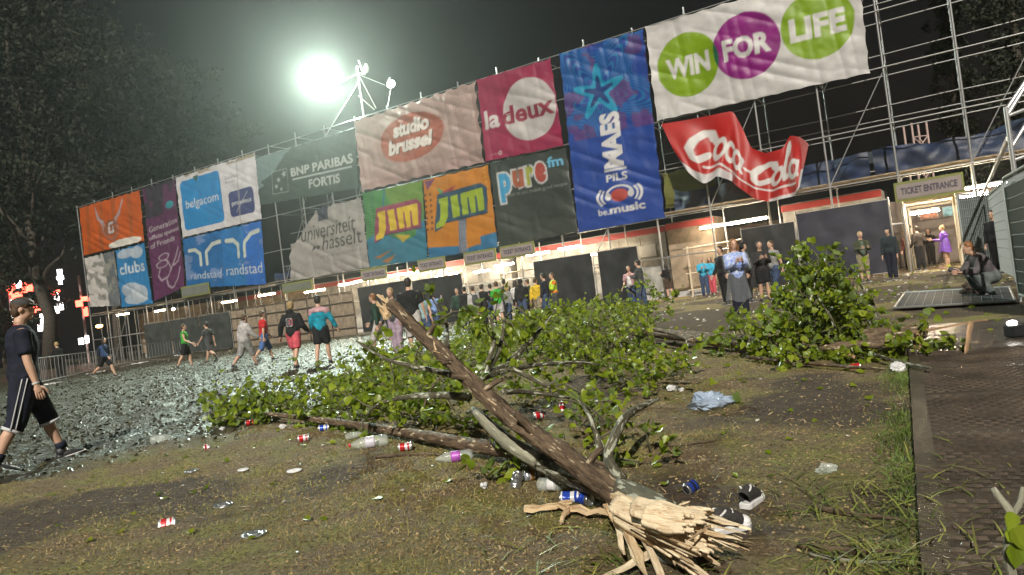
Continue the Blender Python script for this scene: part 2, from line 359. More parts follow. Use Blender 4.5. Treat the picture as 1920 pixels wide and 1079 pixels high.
# ---- wet clods over the churned mud (stuff)
def scatter(n, x0, x1, y0, y1, keep):
    P = np.column_stack([RNG.uniform(x0, x1, n), RNG.uniform(y0, y1, n)]); return P[keep(P[:, 0], P[:, 1])]
def many(name, P, tmpl, faces, size, m, squash=1.0, tilt=0.5, lift=0.0, yaw=None, sm=False):
    """joins n small copies of a template into one mesh, each turned and scaled at random"""
    n = len(P); a = RNG.uniform(0, 2 * math.pi, n) if yaw is None else yaw; tx = RNG.normal(0, tilt, n); ty = RNG.normal(0, tilt, n)
    T = np.asarray(tmpl, float); k = len(T); S = size[:, None, None] * T[None]
    c, s = np.cos(tx), np.sin(tx); y = S[..., 1] * c[:, None] - S[..., 2] * s[:, None]; z = S[..., 1] * s[:, None] + S[..., 2] * c[:, None]; S[..., 1] = y; S[..., 2] = z
    c, s = np.cos(ty), np.sin(ty); x = S[..., 0] * c[:, None] + S[..., 2] * s[:, None]; z = -S[..., 0] * s[:, None] + S[..., 2] * c[:, None]; S[..., 0] = x; S[..., 2] = z * squash
    c, s = np.cos(a), np.sin(a); x = S[..., 0] * c[:, None] - S[..., 1] * s[:, None]; y = S[..., 0] * s[:, None] + S[..., 1] * c[:, None]
    zz = P[:, 2] if P.shape[1] > 2 else gz(P[:, 0], P[:, 1])
    Vv = np.stack([x + P[:, 0, None], y + P[:, 1, None], S[..., 2] + zz[:, None] + lift], -1).reshape(-1, 3)
    Fa = (np.asarray(faces)[None] + (np.arange(n) * k)[:, None, None]).reshape(-1, len(faces[0]))
    return make_mesh(Vv, Fa, sm)
OCT = [(1, 0, 0), (.3, .9, .1), (-.8, .5, 0), (-.7, -.6, .1), (.4, -.8, 0), (.1, .1, .75), (0, 0, -.5)]
OCTF = [(0, 1, 5), (1, 2, 5), (2, 3, 5), (3, 4, 5), (4, 0, 5)]
P = scatter(85000, -22, 6, 6.5, 44, lambda x, y: (RNG.random(len(x)) < mudmask(x, y) * np.clip(14 / y, .25, 1)))
wet = mat('wet_mud', (.066, .062, .036), .40, spec=.36, var=.75, vscale=3)
o = link('mud_clods', many('mud_clods', P, OCT, OCTF, RNG.uniform(.008, .032, len(P)) * (1 + P[:, 1] / 45), wet, tilt=.38), None, wet)
tag(o, 'wet glistening clods of churned mud covering the trampled field', 'mud', kind='stuff')

# ---- short trampled grass (stuff)
BL = [(-.06, 0, 0), (.06, 0, 0), (.04, .12, .55), (-.04, .12, .55), (0, .42, .95)]
BLF = [(0, 1, 2), (0, 2, 3), (3, 2, 4)]
grassm = mat('grass_blades', (.20, .21, .05), .5, spec=.3, var=.6, vscale=1.3, col2=(.27, .20, .09), island=.5)
def gkeep(x, y):
    dens = np.clip(.25 + 2.2 * fbm(x * .9, y * .9, 4, 21), 0, 1) * (1 - mudmask(x, y)) * (1.1 - bare(x, y)); return RNG.random(len(x)) < dens
P = np.vstack([scatter(170000, -5.5, 3.2, 2.0, 8, gkeep), scatter(50000, -4, 9, 8, 22, gkeep)])
sz = RNG.uniform(.010, .036, len(P)) * np.where(P[:, 1] > 8, 1.7, 1.0)
o = link('short_grass', many('g', P, BL, BLF, sz, grassm, tilt=.75), None, grassm)
tag(o, 'short trampled olive grass over the bare brown soil', 'grass', kind='stuff')
ea = RNG.uniform(-1, 9, 7500); eb = -np.abs(RNG.normal(0, .09, 7500)) - .005; kk = RNG.random(7500) < np.clip(.5 + 1.6 * vnoise(ea * 1.3, ea * 0, 77), .1, 1)
P = np.column_stack([ma[0] + md[0] * ea + mn[0] * eb, ma[1] + md[1] * ea + mn[1] * eb])[kk]
egm = mat('edge_grass', (.10, .15, .03), .5, spec=.3, var=.5, vscale=2, island=.5)
o = link('edge_grass', many('g', P, BL, BLF, RNG.uniform(.02, .055, len(P)), egm, tilt=.5), None, egm)
tag(o, 'strip of greener grass along the edge of the matting', 'grass', kind='stuff')
# long green and straw coloured stalks near the matting edge
LB = [(-.018, 0, 0), (.018, 0, 0), (.018, .45, .14), (-.018, .45, .14), (.010, .85, .14), (-.010, .85, .14), (0, 1.1, .05)]
LBF = [(0, 1, 2), (0, 2, 3), (3, 2, 4), (3, 4, 5), (5, 4, 6)]
def lk(x, y):
    d = np.exp(-((x - 1.0 - .25 * (y - 2.6)) / .75) ** 2 - ((y - 2.75) / .75) ** 2); return RNG.random(len(x)) < d * np.clip(.55 + 1.8 * fbm(x * 2, y * 2, 3, 31), 0, 1)
P = scatter(16000, -.6, 3, 1.8, 5, lk)
stm = mat('straw_stalks', (.20, .19, .05), .5, var=.6, vscale=5, col2=(.07, .12, .02), island=.5)
o = link('torn_grass', many('g', P, LB, LBF, RNG.uniform(.07, .22, len(P)), stm, tilt=.18, lift=.012), None, stm)
tag(o, 'long torn green and straw stalks strewn beside the matting', 'grass', kind='stuff')
P = scatter(48000, -5.5, 3, 2.0, 8.5, lambda x, y: RNG.random(len(x)) < (1 - mudmask(x, y)) * np.clip(5 / y - .1, .15, 1) * (1.1 - .8 * bare(x, y)))
crm = mat('soil_crumbs', (.24, .175, .09), .8, var=.6, vscale=2.2, col2=(.10, .075, .03), island=.75)
o = link('soil_crumbs', many('c', P, OCT, OCTF, RNG.uniform(.003, .011, len(P)), crm, tilt=.3), None, crm)
tag(o, 'crumbs of brown soil and dead grass covering the open ground', 'soil', kind='stuff')
P = scatter(2600, -5, 3, 2.0, 9, lambda x, y: RNG.random(len(x)) < (1 - mudmask(x, y)))
chm = mat('wood_chips', (.34, .25, .14), .7, var=.5, vscale=4, island=.5)
CH = [(-.08, -.5, 0), (.1, -.45, 0), (.08, .5, 0), (-.05, .55, 0), (0, 0, .10)]
o = link('wood_chips', many('c', P, CH, [(0, 1, 4), (1, 2, 4), (2, 3, 4), (3, 0, 4)], RNG.uniform(.012, .055, len(P)), chm, tilt=.2, lift=.004), None, chm)
tag(o, 'tiny pale twigs and wood chips sprinkled over the soil', 'debris', kind='stuff')
P = scatter(900, 8, 19, 11, 36, lambda x, y: RNG.random(len(x)) < .7)
P = np.vstack([P, scatter(150, -4.5, 2.5, 2.6, 9, lambda x, y: RNG.random(len(x)) < .6)[:, :2], scatter(500, -3, 10, 14, 32, lambda x, y: RNG.random(len(x)) < .6)])
ltm = mat('pale_litter', (.5, .47, .42), .45, var=.6, vscale=1.5, island=.5)
o = link('paper_litter', many('c', P, OCT, OCTF, np.where(P[:, 1] < 9, RNG.uniform(.006, .02, len(P)), RNG.uniform(.02, .07, len(P))), ltm, tilt=.4, squash=.6, lift=.01), None, ltm)
tag(o, 'small pale scraps of litter scattered over the field', 'litter', kind='stuff')

# ---- roadway matting: ribbed panels from the lower right corner towards the entrance
matm = mat('wet_plastic_matting', (.085, .068, .053), .24, spec=.8, var=.5, vscale=2.5, bump=.35, bscale=45)
road = thing('road_matting', None, None, (ma[0], ma[1], 0)); road['kind'] = 'structure'
PL, PW = 1.2, 2.4
def matpt(a, b, z): q = ma + md * a + mn * b; return (q[0], q[1], z)
def panel(a0, a1, b0, b1, z):
    g_ = .012; q = [matpt(a0 + g_, b0 + g_, z - .05), matpt(a1 - g_, b0 + g_, z - .05), matpt(a1 - g_, b1 - g_, z - .05), matpt(a0 + g_, b1 - g_, z - .05)]
    q += [(x, y, z + RNG.uniform(-.004, .004)) for x, y, _ in q]
    p = MB().add(q, [(0, 1, 2, 3), (4, 7, 6, 5), (0, 4, 5, 1), (1, 5, 6, 2), (2, 6, 7, 3), (3, 7, 4, 0)]).build('matting_panel', matm, road, True)
    na = int((a1 - a0 - .03) / .062); nb = int((b1 - b0 - .02) / .075); A, B = np.meshgrid(np.arange(na), np.arange(nb), indexing='ij')
    A = a0 + .04 + A.ravel() * .062; B = b0 + .045 + (B.ravel() + .5 * (np.arange(na)[:, None] % 2 + np.zeros(nb)[None]).ravel()) * .075
    k_ = B < b1 - .045; A = A[k_]; B = B[k_]
    Q = np.column_stack([ma[0] + md[0] * A + mn[0] * B, ma[1] + md[1] * A + mn[1] * B, np.full(len(A), z)])
    T = [(-.028, -.007, 0), (.028, -.007, 0), (.028, .007, 0), (-.028, .007, 0), (-.02, -.003, .012), (.02, -.003, .012), (.02, .003, .012), (-.02, .003, .012)]
    ang = math.atan2(mn[1], mn[0])
    r_ = link('tread_ribs', many('r', Q, T, [(4, 5, 6, 7), (0, 1, 5, 4), (1, 2, 6, 5), (2, 3, 7, 6), (3, 0, 4, 7)], np.ones(len(Q)), matm, tilt=.03, yaw=np.full(len(Q), ang)), p, matm, True); r_['kind'] = 'stuff'
for i in range(-2, 12):
    for j in range(3):
        if j == 2 and i < 0: continue
        if i > 6 and j == 0: continue
        panel(i * PL, (i + 1) * PL, j * PW, (j + 1) * PW, .024 + .004 * ((i + j) % 2))
# ================================================================== BANNER WALL
steel = mat('galvanised_tube', (.42, .43, .44), .38, metal=.7, var=.3, vscale=5)
wall = thing('scaffold_wall', 'long galvanised tube scaffold carrying the rows of sponsor banners', 'scaffold', WP(0, 0))
BAY = 2.57
SS_ = [2.21 + BAY * k for k in range(-14, 15)]            # a standard at each bay line, s = -33.8 .. 38.2
TOP = 13.05
LV = [2.0, 3.95, 6.1, 8.4, 10.7, 12.95]
for i, s in enumerate(SS_):
    if s < -29: continue
    rod('standard', WP(s, 0), WP(s, TOP + RNG.uniform(.05, .3), 0), .046, steel, wall)
    rod('standard', WP(s, 0, -2.2), WP(s, TOP - .3 if s > 19 or -8 < s < 1 else 4.6, -2.2), .036, steel, wall)
    nxt = s + BAY
    for z in LV:
        vis = z < 4.2 or s > 19 or -8 < s < 1 or z > 12
        if nxt < 39 and not (z == 2.0 and 30 < s < 35): rod('ledger', WP(s, z, .045), WP(nxt, z, .045), .03, steel, wall)
        if vis and nxt < 39 and not (z == 2.0 and 28 < s < 36): rod('ledger', WP(s, z + .1, -2.2), WP(nxt, z + .1, -2.2), .027, steel, wall)
        if vis and z > 2.1: rod('transom', WP(s + .05, z + .05, 0), WP(s + .05, z + .05, -2.2), .027, steel, wall)
    if s > 19:
        for z in (4.5, 5.0, 6.65, 7.2, 9.4, 11.6): rod('guard_rail', WP(s, z, -2.13), WP(nxt, z + RNG.uniform(-.04, .04), -2.13), .024, steel, wall)
        if i % 2 == 0: rod('brace', WP(s, 4.0, -.06), WP(nxt, 8.3, -.06), .024, steel, wall)
        if i % 3 == 0: rod('brace', WP(s, 8.4, -2.1), WP(nxt, 12.8, -2.1), .024, steel, wall)
    if -8 < s < 1:
        rod('brace', WP(s, 4.0, -.08), WP(nxt, 8.4, -.08), .026, steel, wall); rod('brace', WP(nxt, 4.0, -2.1), WP(s, 8.4, -2.1), .026, steel, wall)
        rod('brace', WP(s, 8.4, -2.1), WP(nxt, 12.9, -2.1), .026, steel, wall); rod('ledger', WP(s, 5.0, -.05), WP(nxt, 5.0, -.05), .026, steel, wall); rod('ledger', WP(s, 7.2, -1.0), WP(nxt, 7.2, -1.0), .026, steel, wall)
        rod('guard_rail', WP(s, 12.45, .045), WP(nxt, 12.45, .045), .03, steel, wall)
    if i % 2 == 1 and s < 19: rod('brace', WP(s, .1, -.06), WP(nxt, 3.9, -.06), .025, steel, wall)
    if s < 1 : rod('guard_rail', WP(s, 1.1, .045), WP(nxt, 1.1, .045), .025, steel, wall)
    if s < -8:
        for k in (.85, 1.7): rod('standard', WP(s + k, 0, -.3), WP(s + k, 3.8, -.3), .022, steel, wall)
# deck boards over the walkway
boards = mat('deck_board', (.26, .21, .15), .75, var=.4, vscale=3)
for i, s in enumerate(SS_[:-1]):
    if s < -29: continue
    for k in range(4): slab('deck_board', WP(s + BAY / 2, 4.12, -.35 - .5 * k), (BAY - .04, .44, .05), boards, wall, WANG)

# ---- lamp mast with the flood light on top
fl_s, fl_z = wl(600, 148, -.3)
ms, mz = wl(672, 140, 0)
mast = thing('lamp_mast', 'pale tube mast with outrigger arms rising above the banner wall', 'mast', WP(ms, 13.0))
def wp_(px, py, off=0.0): s, z = wl(px, py, off); return WP(s, z, off)
pale = mat('pale_tube', (.6, .62, .6), .45, metal=.3)
rod('pole', WP(ms, 13.0), WP(ms, mz + .5), .06, pale, mast); rod('arm', WP(ms, mz + .05), WP(fl_s + .4, mz - .35), .045, pale, mast)
rod('arm', WP(ms, mz + .1, .06), wp_(684, 140, .06), .04, pale, mast); rod('arm', wp_(684, 140, .06), wp_(672, 114, .06), .04, pale, mast)
rod('stay', WP(ms, mz), wp_(705, 203), .03, pale, mast); rod('stay', wp_(672, 180), wp_(702, 206), .03, pale, mast); rod('stay', WP(ms, mz), wp_(722, 160), .015, pale, mast)
rod('stay', WP(ms, mz - .4), wp_(606, 262), .03, pale, mast)
MB().ball(wp_(687, 128, .06), (.14, .1, .3)).build('dish', pale, mast, True, True)
housing = mat('lamp_housing', (.25, .26, .26), .4, metal=.6)
def flood(name, label, P, aim, size, estr, watt, spot=True):
    t = thing(name, label, 'floodlight', P)
    q = Vector([float(k) for k in aim - P]).to_track_quat('-Z', 'Y').to_matrix().to_4x4(); M = Matrix.Translation(Vector([float(k) for k in P])) @ q
    b = MB(); b.lathe([(size * .35, .42), (size * .55, .3), (size * .95, .05), (size * 1.05, -.02), (size * 1.0, -.02), (size * .9, .03)], 18, M); h = b.build('reflector', housing, t, True, True)
    MB().lathe([(.001, .0), (size * .93, .0)], 18, M).build('lens', mat('flood_lens_%d' % estr, (1, 1, 1), emit=(.93, 1, .95), estr=estr), t, True)
    MB().box((0, 0, 0), (.1, size * 2.2, .05), M=M @ Matrix.Translation((0, 0, .25)) @ Matrix.Diagonal((.1, size * 2.3, .06, 1)) if False else M @ Matrix.Translation((0, 0, .28))).build('yoke', housing, t, True)
    if watt:
        l = bpy.data.lights.new('flood_lamp', 'SPOT'); l.energy = watt; l.spot_size = math.radians(112); l.spot_blend = .5; l.shadow_soft_size = size * .8; l.color = (.82, 1.0, .84)
        lo = bpy.data.objects.new('lamp', l); COL.objects.link(lo); lo.parent = t; lo.matrix_parent_inverse = INV[t.name]; lo.matrix_basis = M @ Matrix.Translation((0, 0, -.12))
    return t
flP = WP(fl_s, fl_z, -.3)
flood('floodlight', 'blazing white round floodlight on the mast arm above the banners', flP, np.array([1.0, 9.0, 0]), .5, 400, 36000)
sp = wp_(733, 158, 0)
flood('floodlight', 'small lit floodlight standing on the top rail beside the mast', sp, sp + np.array([.5, -1, -1.2]), .26, 14, 0)
rod('post', wp_(733, 165), wp_(727, 200), .03, pale, bpy.data.objects['floodlight.001'])

# ---- banners -------------------------------------------------------
vinyl = print_mat('vinyl_print', .5, 1.0, .4)
meshp = print_mat('mesh_print', .55, .86, .3)
def wrinkle(s, z, seed, amp, u, v):
    e = np.sqrt(np.clip(np.minimum(u, 1 - u) * 4, 0, 1) * np.clip(np.minimum(v, 1 - v) * 4, 0, 1))
    big = fbm(s * .35, z * .35, 2, seed) * .32 * e
    diag = np.abs(vnoise(s * .9 + z * 1.7, z * .35 - s * .1, seed + 3)) * .20
    vert = np.abs(vnoise(s * 2.2 + .2 * z, z * .22, seed + 5)) * .12
    fine = fbm(s * 2.5, z * 2.5, 2, seed + 9) * .035
    return amp * (big + diag + vert + fine)
def banner(name, label, corners, paint, bgc, m=vinyl, seed=0, amp=1.0, off=.16, cell=.045, cut=None, scal=.06):
    q = [wl(px, py, off) for px, py in corners]                     # TL TR BR BL
    w = (math.dist(q[0], q[1]) + math.dist(q[3], q[2])) / 2; h = (math.dist(q[0], q[3]) + math.dist(q[1], q[2])) / 2
    cv = Canvas(w, h, bgc, cell); paint(cv)
    u, v = np.meshgrid(np.linspace(0, 1, cv.nx + 1), np.linspace(0, 1, cv.ny + 1))
    S = (q[3][0] * (1 - u) + q[2][0] * u) * (1 - v) + (q[0][0] * (1 - u) + q[1][0] * u) * v
    Zz = (q[3][1] * (1 - u) + q[2][1] * u) * (1 - v) + (q[0][1] * (1 - u) + q[1][1] * u) * v
    tie = np.abs(np.sin(u * math.pi * max(2, round(w / .9)))); tiv = np.abs(np.sin(v * math.pi * max(2, round(h / .9))))
    Zz = Zz - scal * tie * np.exp(-(1 - v) * 9) + scal * .6 * tie * np.exp(-v * 9)
    S = S + scal * .8 * tiv * np.exp(-u * 12) - scal * .8 * tiv * np.exp(-(1 - u) * 12)
    O = off + wrinkle(S, Zz, seed * 3 + 1, amp * .62, u, v)
    Pw = P0[None, None] + S[..., None] * DR + Zz[..., None] * UP + O[..., None] * WN
    nx = cv.nx + 1; idx = (np.arange(cv.ny)[:, None] * nx + np.arange(cv.nx)[None]).ravel(); Fa = np.stack([idx, idx + 1, idx + nx + 1, idx + nx], 1)
    if cut is not None:
        uu = (u[:-1, :-1] + u[1:, 1:]).ravel() / 2; vv = (v[:-1, :-1] + v[1:, 1:]).ravel() / 2; Fa = Fa[~cut(uu, vv)]
    me = make_mesh(Pw.reshape(-1, 3), Fa, True); set_print(me, cv.grid()); me.materials.append(m)
    o = link(name, me); tag(o, label, 'banner', 'sponsor banners on the scaffold'); return o
WHITE = (.72, .72, .73)
def p_orange(c):
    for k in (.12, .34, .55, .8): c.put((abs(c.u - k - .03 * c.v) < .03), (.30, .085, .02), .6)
    for k in range(3):
        c.stroke([(.28 + .02 * k, .9 - .12 * k), (.31 + .03 * k, .66 - .05 * k), (.40, .56 - .06 * k)], .022, (.42, .33, .36)); c.stroke([(.72 - .02 * k, .92 - .12 * k), (.67 - .03 * k, .68 - .05 * k), (.58, .58 - .06 * k)], .022, (.42, .33, .36))
    c.stroke([(.40, .58), (.38, .4), (.45, .22), (.52, .18), (.6, .25), (.62, .42), (.58, .58)], .02, (.33, .18, .16)); c.ell(.5, .42, .10, .16, (.28, .10, .05))
    c.stroke([(.54, .52), (.48, .50), (.48, .33), (.54, .33), (.54, .42)], .025, (.55, .5, .52)); c.ell(.7, .06, .26, .09, (.8, .78, .72))
def p_white(c):
    c.put(c.u > .62, (.16, .18, .2)); c.put(fbm(c.u * 6, c.v * 9, 3, 3) > .12, (.30, .30, .28))
def p_cloud(c):
    for cx, cy, rx, ry in ((.35, .9, .3, .08), (.7, .88, .2, .1), (.4, .28, .3, .12), (.65, .2, .25, .14), (.5, .12, .38, .09)): c.ell(cx, cy, rx, ry, (.55, .62, .7), .8)
    c.text('clubs', (.12, .55, .88, .74), (.6, .68, .78), .02)
def p_purple(c):
    c.put(((c.u * 9 + c.v * 26) % 1) < .3, (.11, .03, .09)); c.put((c.v > .72) & (fbm(c.u * 3, c.v * 5, 3, 2) > -.05), (.035, .025, .045)); c.ell(.78, .78, .12, .035, (.03, .28, .34))
    for st, y0, x1 in (('Generation', .60, .95), ('official sponsor', .52, .99), ('of Friends', .455, .8)): c.text(st, (.06, y0, x1, y0 + .05), (.5, .47, .5), .01)
    wl_ = (.4, .33, .4)
    c.ring(.42, .35, .14, .028, .16, wl_); c.ring(.36, .29, .16, .03, .16, wl_)
    c.stroke([(.3, .27), (.22, .2), (.3, .15), (.5, .16), (.62, .22), (.55, .28)], .008, wl_); c.stroke([(.62, .22), (.78, .3), (.9, .38)], .008, wl_); c.stroke([(.7, .24), (.86, .26), (.95, .33)], .008, wl_); c.stroke([(.45, .16), (.5, .08), (.62, .04), (.8, .1), (.9, .2)], .008, wl_)
def p_belg(c):
    bl = srgb(25, 135, 205)
    c.rrect(.05, .10, .56, .90, .07, bl); c.text('belgacom', (.10, .40, .52, .58), WHITE, .0); c.poly([(.22, .93), (.30, .93), (.26, .82)], (.05, .12, .09))
    c.rrect(.64, .13, .93, .52, .07, srgb(52, 58, 120)); c.text('proximus', (.67, .28, .90, .37), WHITE, .015); c.stroke([(.72, .2), (.8, .36), (.86, .46)], .008, (.4, .4, .5))
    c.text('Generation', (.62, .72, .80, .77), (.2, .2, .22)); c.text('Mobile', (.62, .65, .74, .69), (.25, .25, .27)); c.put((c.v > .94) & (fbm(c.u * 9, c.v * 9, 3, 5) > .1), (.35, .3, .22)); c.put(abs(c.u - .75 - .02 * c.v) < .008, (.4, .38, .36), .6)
def p_rand(c):
    bl = srgb(30, 118, 190)
    c.put(c.u < .5, srgb(28, 105, 172)); c.put(c.u > .78, srgb(35, 108, 200)); cl = (.62, .68, .62)
    for x, y in ((.02, 0), (.50, .05)):
        c.stroke([(x + .06, .73 + y), (x + .14, .73 + y), (x + .20, .64 + y), (x + .20, .44 + y)], .035, cl); c.stroke([(x + .46, .80 + y), (x + .36, .78 + y), (x + .28, .66 + y), (x + .28, .44 + y)], .035, cl)
    c.text('randstad', (.07, .17, .47, .31), (.55, .62, .68), .0); c.text('randstad', (.53, .19, .97, .36), (.62, .67, .72), .0)
    c.put((fbm(c.u * 5, c.v * 6, 4, 9) > .32), (.30, .38, .62), .5)
def p_bnp(c):
    c.put(c.u + (1 - c.v) * .45 < .35 + .25 * fbm(c.u * 3, c.v * 3, 2, 4), (.20, .28, .29)); w_ = (.62, .65, .63)
    c.text('BNP PARIBAS', (.36, .44, .96, .60), w_, .03); c.put((c.u > .37) & (c.u < .95) & (abs(c.v - .385) < .012), w_); c.text('FORTIS', (.53, .16, .83, .32), w_, .03)
    for a, b_ in (((.16, .18), (.32, .18)), ((.32, .18), (.32, .62)), ((.32, .62), (.16, .62)), ((.16, .62), (.16, .18))): c.stroke([a, b_], .006, (.4, .43, .42))
    for cx, cy, k in ((.285, .53, .05), (.225, .44, .04), (.20, .32, .035), (.25, .25, .03)):
        c.poly([(cx + k * (1 if i % 2 == 0 else .4) * math.cos(i * math.pi / 5 + 1.8) * c.h / c.w * 1.6, cy + k * (1 if i % 2 == 0 else .4) * 1.6 * math.sin(i * math.pi / 5 + 1.8)) for i in range(10)], (.45, .5, .48))
def p_univ(c):
    g_ = (.055, .05, .055)
    c.text('universiteit', (.18, .54, .90, .74), g_, .0, .12); c.text('hasselt', (.46, .36, .95, .56), g_, .0, .12); c.rrect(.42, .78, .56, 1.0, .01, (.05, .055, .09))
    for x in (.33, .385): c.poly([(x, .38), (x, .46), (x + .055, .42)], g_)
    c.text('KENNIS IN WERKING', (.42, .25, .95, .29), (.2, .2, .2))
def p_stubru(c):
    c.put(((c.u * c.w * 7) % 1 < .5) & ((c.v * c.h * 7 + .5 * (np.floor(c.u * c.w * 7) % 2)) % 1 < .5), (.40, .255, .235))
    c.put(c.v < .10 + .08 * c.u, (.33, .21, .21), .5)
    c.ell(.47, .55, .26, .30, (.40, .085, .045)); c.ell(.43, .50, .22, .25, (.47, .12, .06), .6)
    for dx, cc in ((.008, (.06, .01, .01)), (0, (.86, .80, .76))):
        c.text('studio', (.33 + dx, .59 - dx, .62 + dx, .78 - dx), cc, .05, .15); c.text('brussel', (.27 + dx, .38 - dx, .64 + dx, .58 - dx), cc, .05, .15)
def p_deux(c):
    c.ell(.64, .50, .345, .345 * c.w / c.h, (.60, .57, .57)); c.text('la', (.05, .38, .245, .60), (.72, .70, .70), .03); c.text('deux', (.275, .38, .96, .60), (.30, .02, .06), .03)
    c.text('rtbf.be', (.07, .06, .18, .085), (.5, .3, .35)); c.ring(.21, .075, .018, .018, .4, (.6, .5, .5))
def jim(c, x0, y0, x1, y1, letter, edge, dk):
    w, h = x1 - x0, y1 - y0
    P = [(x0 + w * a, y0 + h * b) for a, b in ((-.02, -.25), (.14, -.12), (.20, .0), (1.04, .06), (1.08, .95), (.98, 1.12), (.08, 1.05), (.04, .55), (.0, .2))]
    c.poly([(a + .008, b - .015) for a, b in P], dk); c.poly(P, edge)
    L = lambda pts: c.poly([(x0 + w * a, y0 + h * b) for a, b in pts], letter)
    L([(.10, .88), (.30, .90), (.27, .18), (.18, -.12), (.02, -.16), (.02, .0), (.09, .1), (.11, .25), (.13, .72), (.10, .72)])
    L([(.35, .88), (.50, .90), (.52, .12), (.37, .10)]); L([(.56, .90), (1.0, .95), (1.0, .16), (.89, .15), (.87, .72), (.84, .72), (.84, .14), (.74, .13), (.72, .72), (.69, .72), (.69, .13), (.57, .12)])
def p_jim1(c):
    c.put(c.v < .36 + .07 * np.sin(c.u * 7) + .1 * (c.u > .85), srgb(40, 120, 150)); c.put((c.v > .62) & (c.u + .6 * c.v > .95), srgb(120, 150, 50), .7)
    c.put((c.u < .22) & (c.v > .38) & ((c.u * c.w * 6 % 1) < .4) & ((c.v * c.h * 6 % 1) < .5), (.02, .07, .05)); c.put(abs(c.u - .36 - .1 * (c.v - .8)) < .012 * (c.v > .7), srgb(40, 110, 150))
    for P in ([(.1, .12), (.45, .2), (.2, .1)], [(.22, .06), (.5, .13), (.34, .02)]): c.poly(P, srgb(170, 110, 50))
    c.poly([(.5, .38), (.62, .26), (.76, .34)], srgb(190, 170, 50)); jim(c, .16, .40, .90, .74, srgb(225, 195, 45), srgb(150, 60, 95), srgb(80, 40, 70))
def p_jim2(c):
    bl = srgb(40, 115, 165)
    c.put(((c.u * 12 % 1) < .25 + .2 * (1 - c.u)) & ((c.v * 14 % 1) < .45) & (c.u < .16) & (c.v > .35) & (c.v < .85), srgb(110, 60, 45)); c.put(c.v < .10 + .10 * abs(c.u - .5) + .09 * (c.u > .78) - .05 * (c.u > .5), bl)
    for k in range(7): c.put(np.hypot((c.u - .94) * c.w / c.h, c.v - .62 - .06 * k) < .02, srgb(225, 160, 40))
    c.poly([(.2, .87), (.28, .75), (.36, .78)], srgb(70, 150, 90)); c.poly([(.28, .80), (.52, .84), (.36, .74)], srgb(170, 60, 70)); c.poly([(.02, .98), (.2, .98), (.06, .86)], srgb(120, 60, 110))
    c.poly([(.50, .46), (.62, .46), (.56, .0), (.46, .0)], srgb(110, 120, 140)); c.put((c.u > .46) & (c.u < .62) & (c.v < .4) & ((c.u * 40 % 1) < .4) & ((c.v * 40 % 1) < .4) & (abs(c.u - .54) < .05), (.5, .52, .55))
    jim(c, .15, .42, .88, .76, srgb(165, 190, 45), srgb(35, 75, 105), srgb(25, 50, 75))
def p_pure(c):
    cols = [srgb(70, 165, 215), srgb(175, 95, 65), srgb(170, 180, 70), srgb(180, 75, 65)]; bx = [(.10, .50, .25, .84), (.28, .64, .42, .85), (.455, .645, .555, .865), (.575, .65, .715, .885)]
    for k in (0, 1):
        for ch, q, cc in zip('pure', bx, cols):
            g_ = .022 if k == 0 else 0.0; c.text(ch, (q[0] - g_, q[1] - g_ * 1.1, q[2] + g_, q[3] + g_ * 1.1), (.62, .64, .66) if k == 0 else cc, .12 if k == 0 else .06)
    c.text('fm', (.74, .80, .94, .92), srgb(110, 190, 230), .03); c.text('good music makes good people', (.16, .545, .96, .60), (.30, .32, .32))
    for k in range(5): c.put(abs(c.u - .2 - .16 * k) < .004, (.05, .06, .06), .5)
def p_maes(c):
    A = c.w / c.h; x = (c.u - .42) * A; y = c.v - .735; r = np.hypot(x, y); th = np.arctan2(y, x)
    star = r * (1 + .42 * np.cos(5 * (th - math.pi / 2)))
    c.put(((star * 34) % 1 < .42) & (star < .30) & (c.v > .5), srgb(25, 125, 185), .85); c.put((fbm(c.u * 4, c.v * 9, 3, 8) > .22) & (c.v > .5), srgb(120, 40, 95), .5); c.put(r * (1 - .45 * np.cos(5 * (th - math.pi / 2))) < .085, srgb(30, 160, 205)); c.put(r * (1 - .5 * np.cos(5 * (th - math.pi / 2))) < .045, srgb(20, 60, 130))
    w_ = (.80, .80, .84)
    c.text('MAES', (.39, .315, .62, .615), w_, .05, 0, 1); c.put((c.u > .385) & (c.u < .64) & (abs(c.v - .305) < .006), w_); c.text('PILS', (.40, .243, .64, .285), w_, .02)
    c.ell(.53, .165, .10, .034, srgb(195, 80, 75)); c.ring(.53, .165, .15, .05, .1, w_, 10, 170); c.ell(.40, .165, .035, .02, w_); c.ell(.66, .165, .035, .02, w_)
    for k in (.205, .25): c.ring(.53, .165, k, k * .30, .06, w_, 325, 360); c.ring(.53, .165, k, k * .30, .06, w_, 0, 35); c.ring(.53, .165, k, k * .30, .06, w_, 145, 215)
    c.text('be.', (.27, .07, .39, .105), w_, .02); c.text('music', (.40, .07, .80, .112), w_, .035)
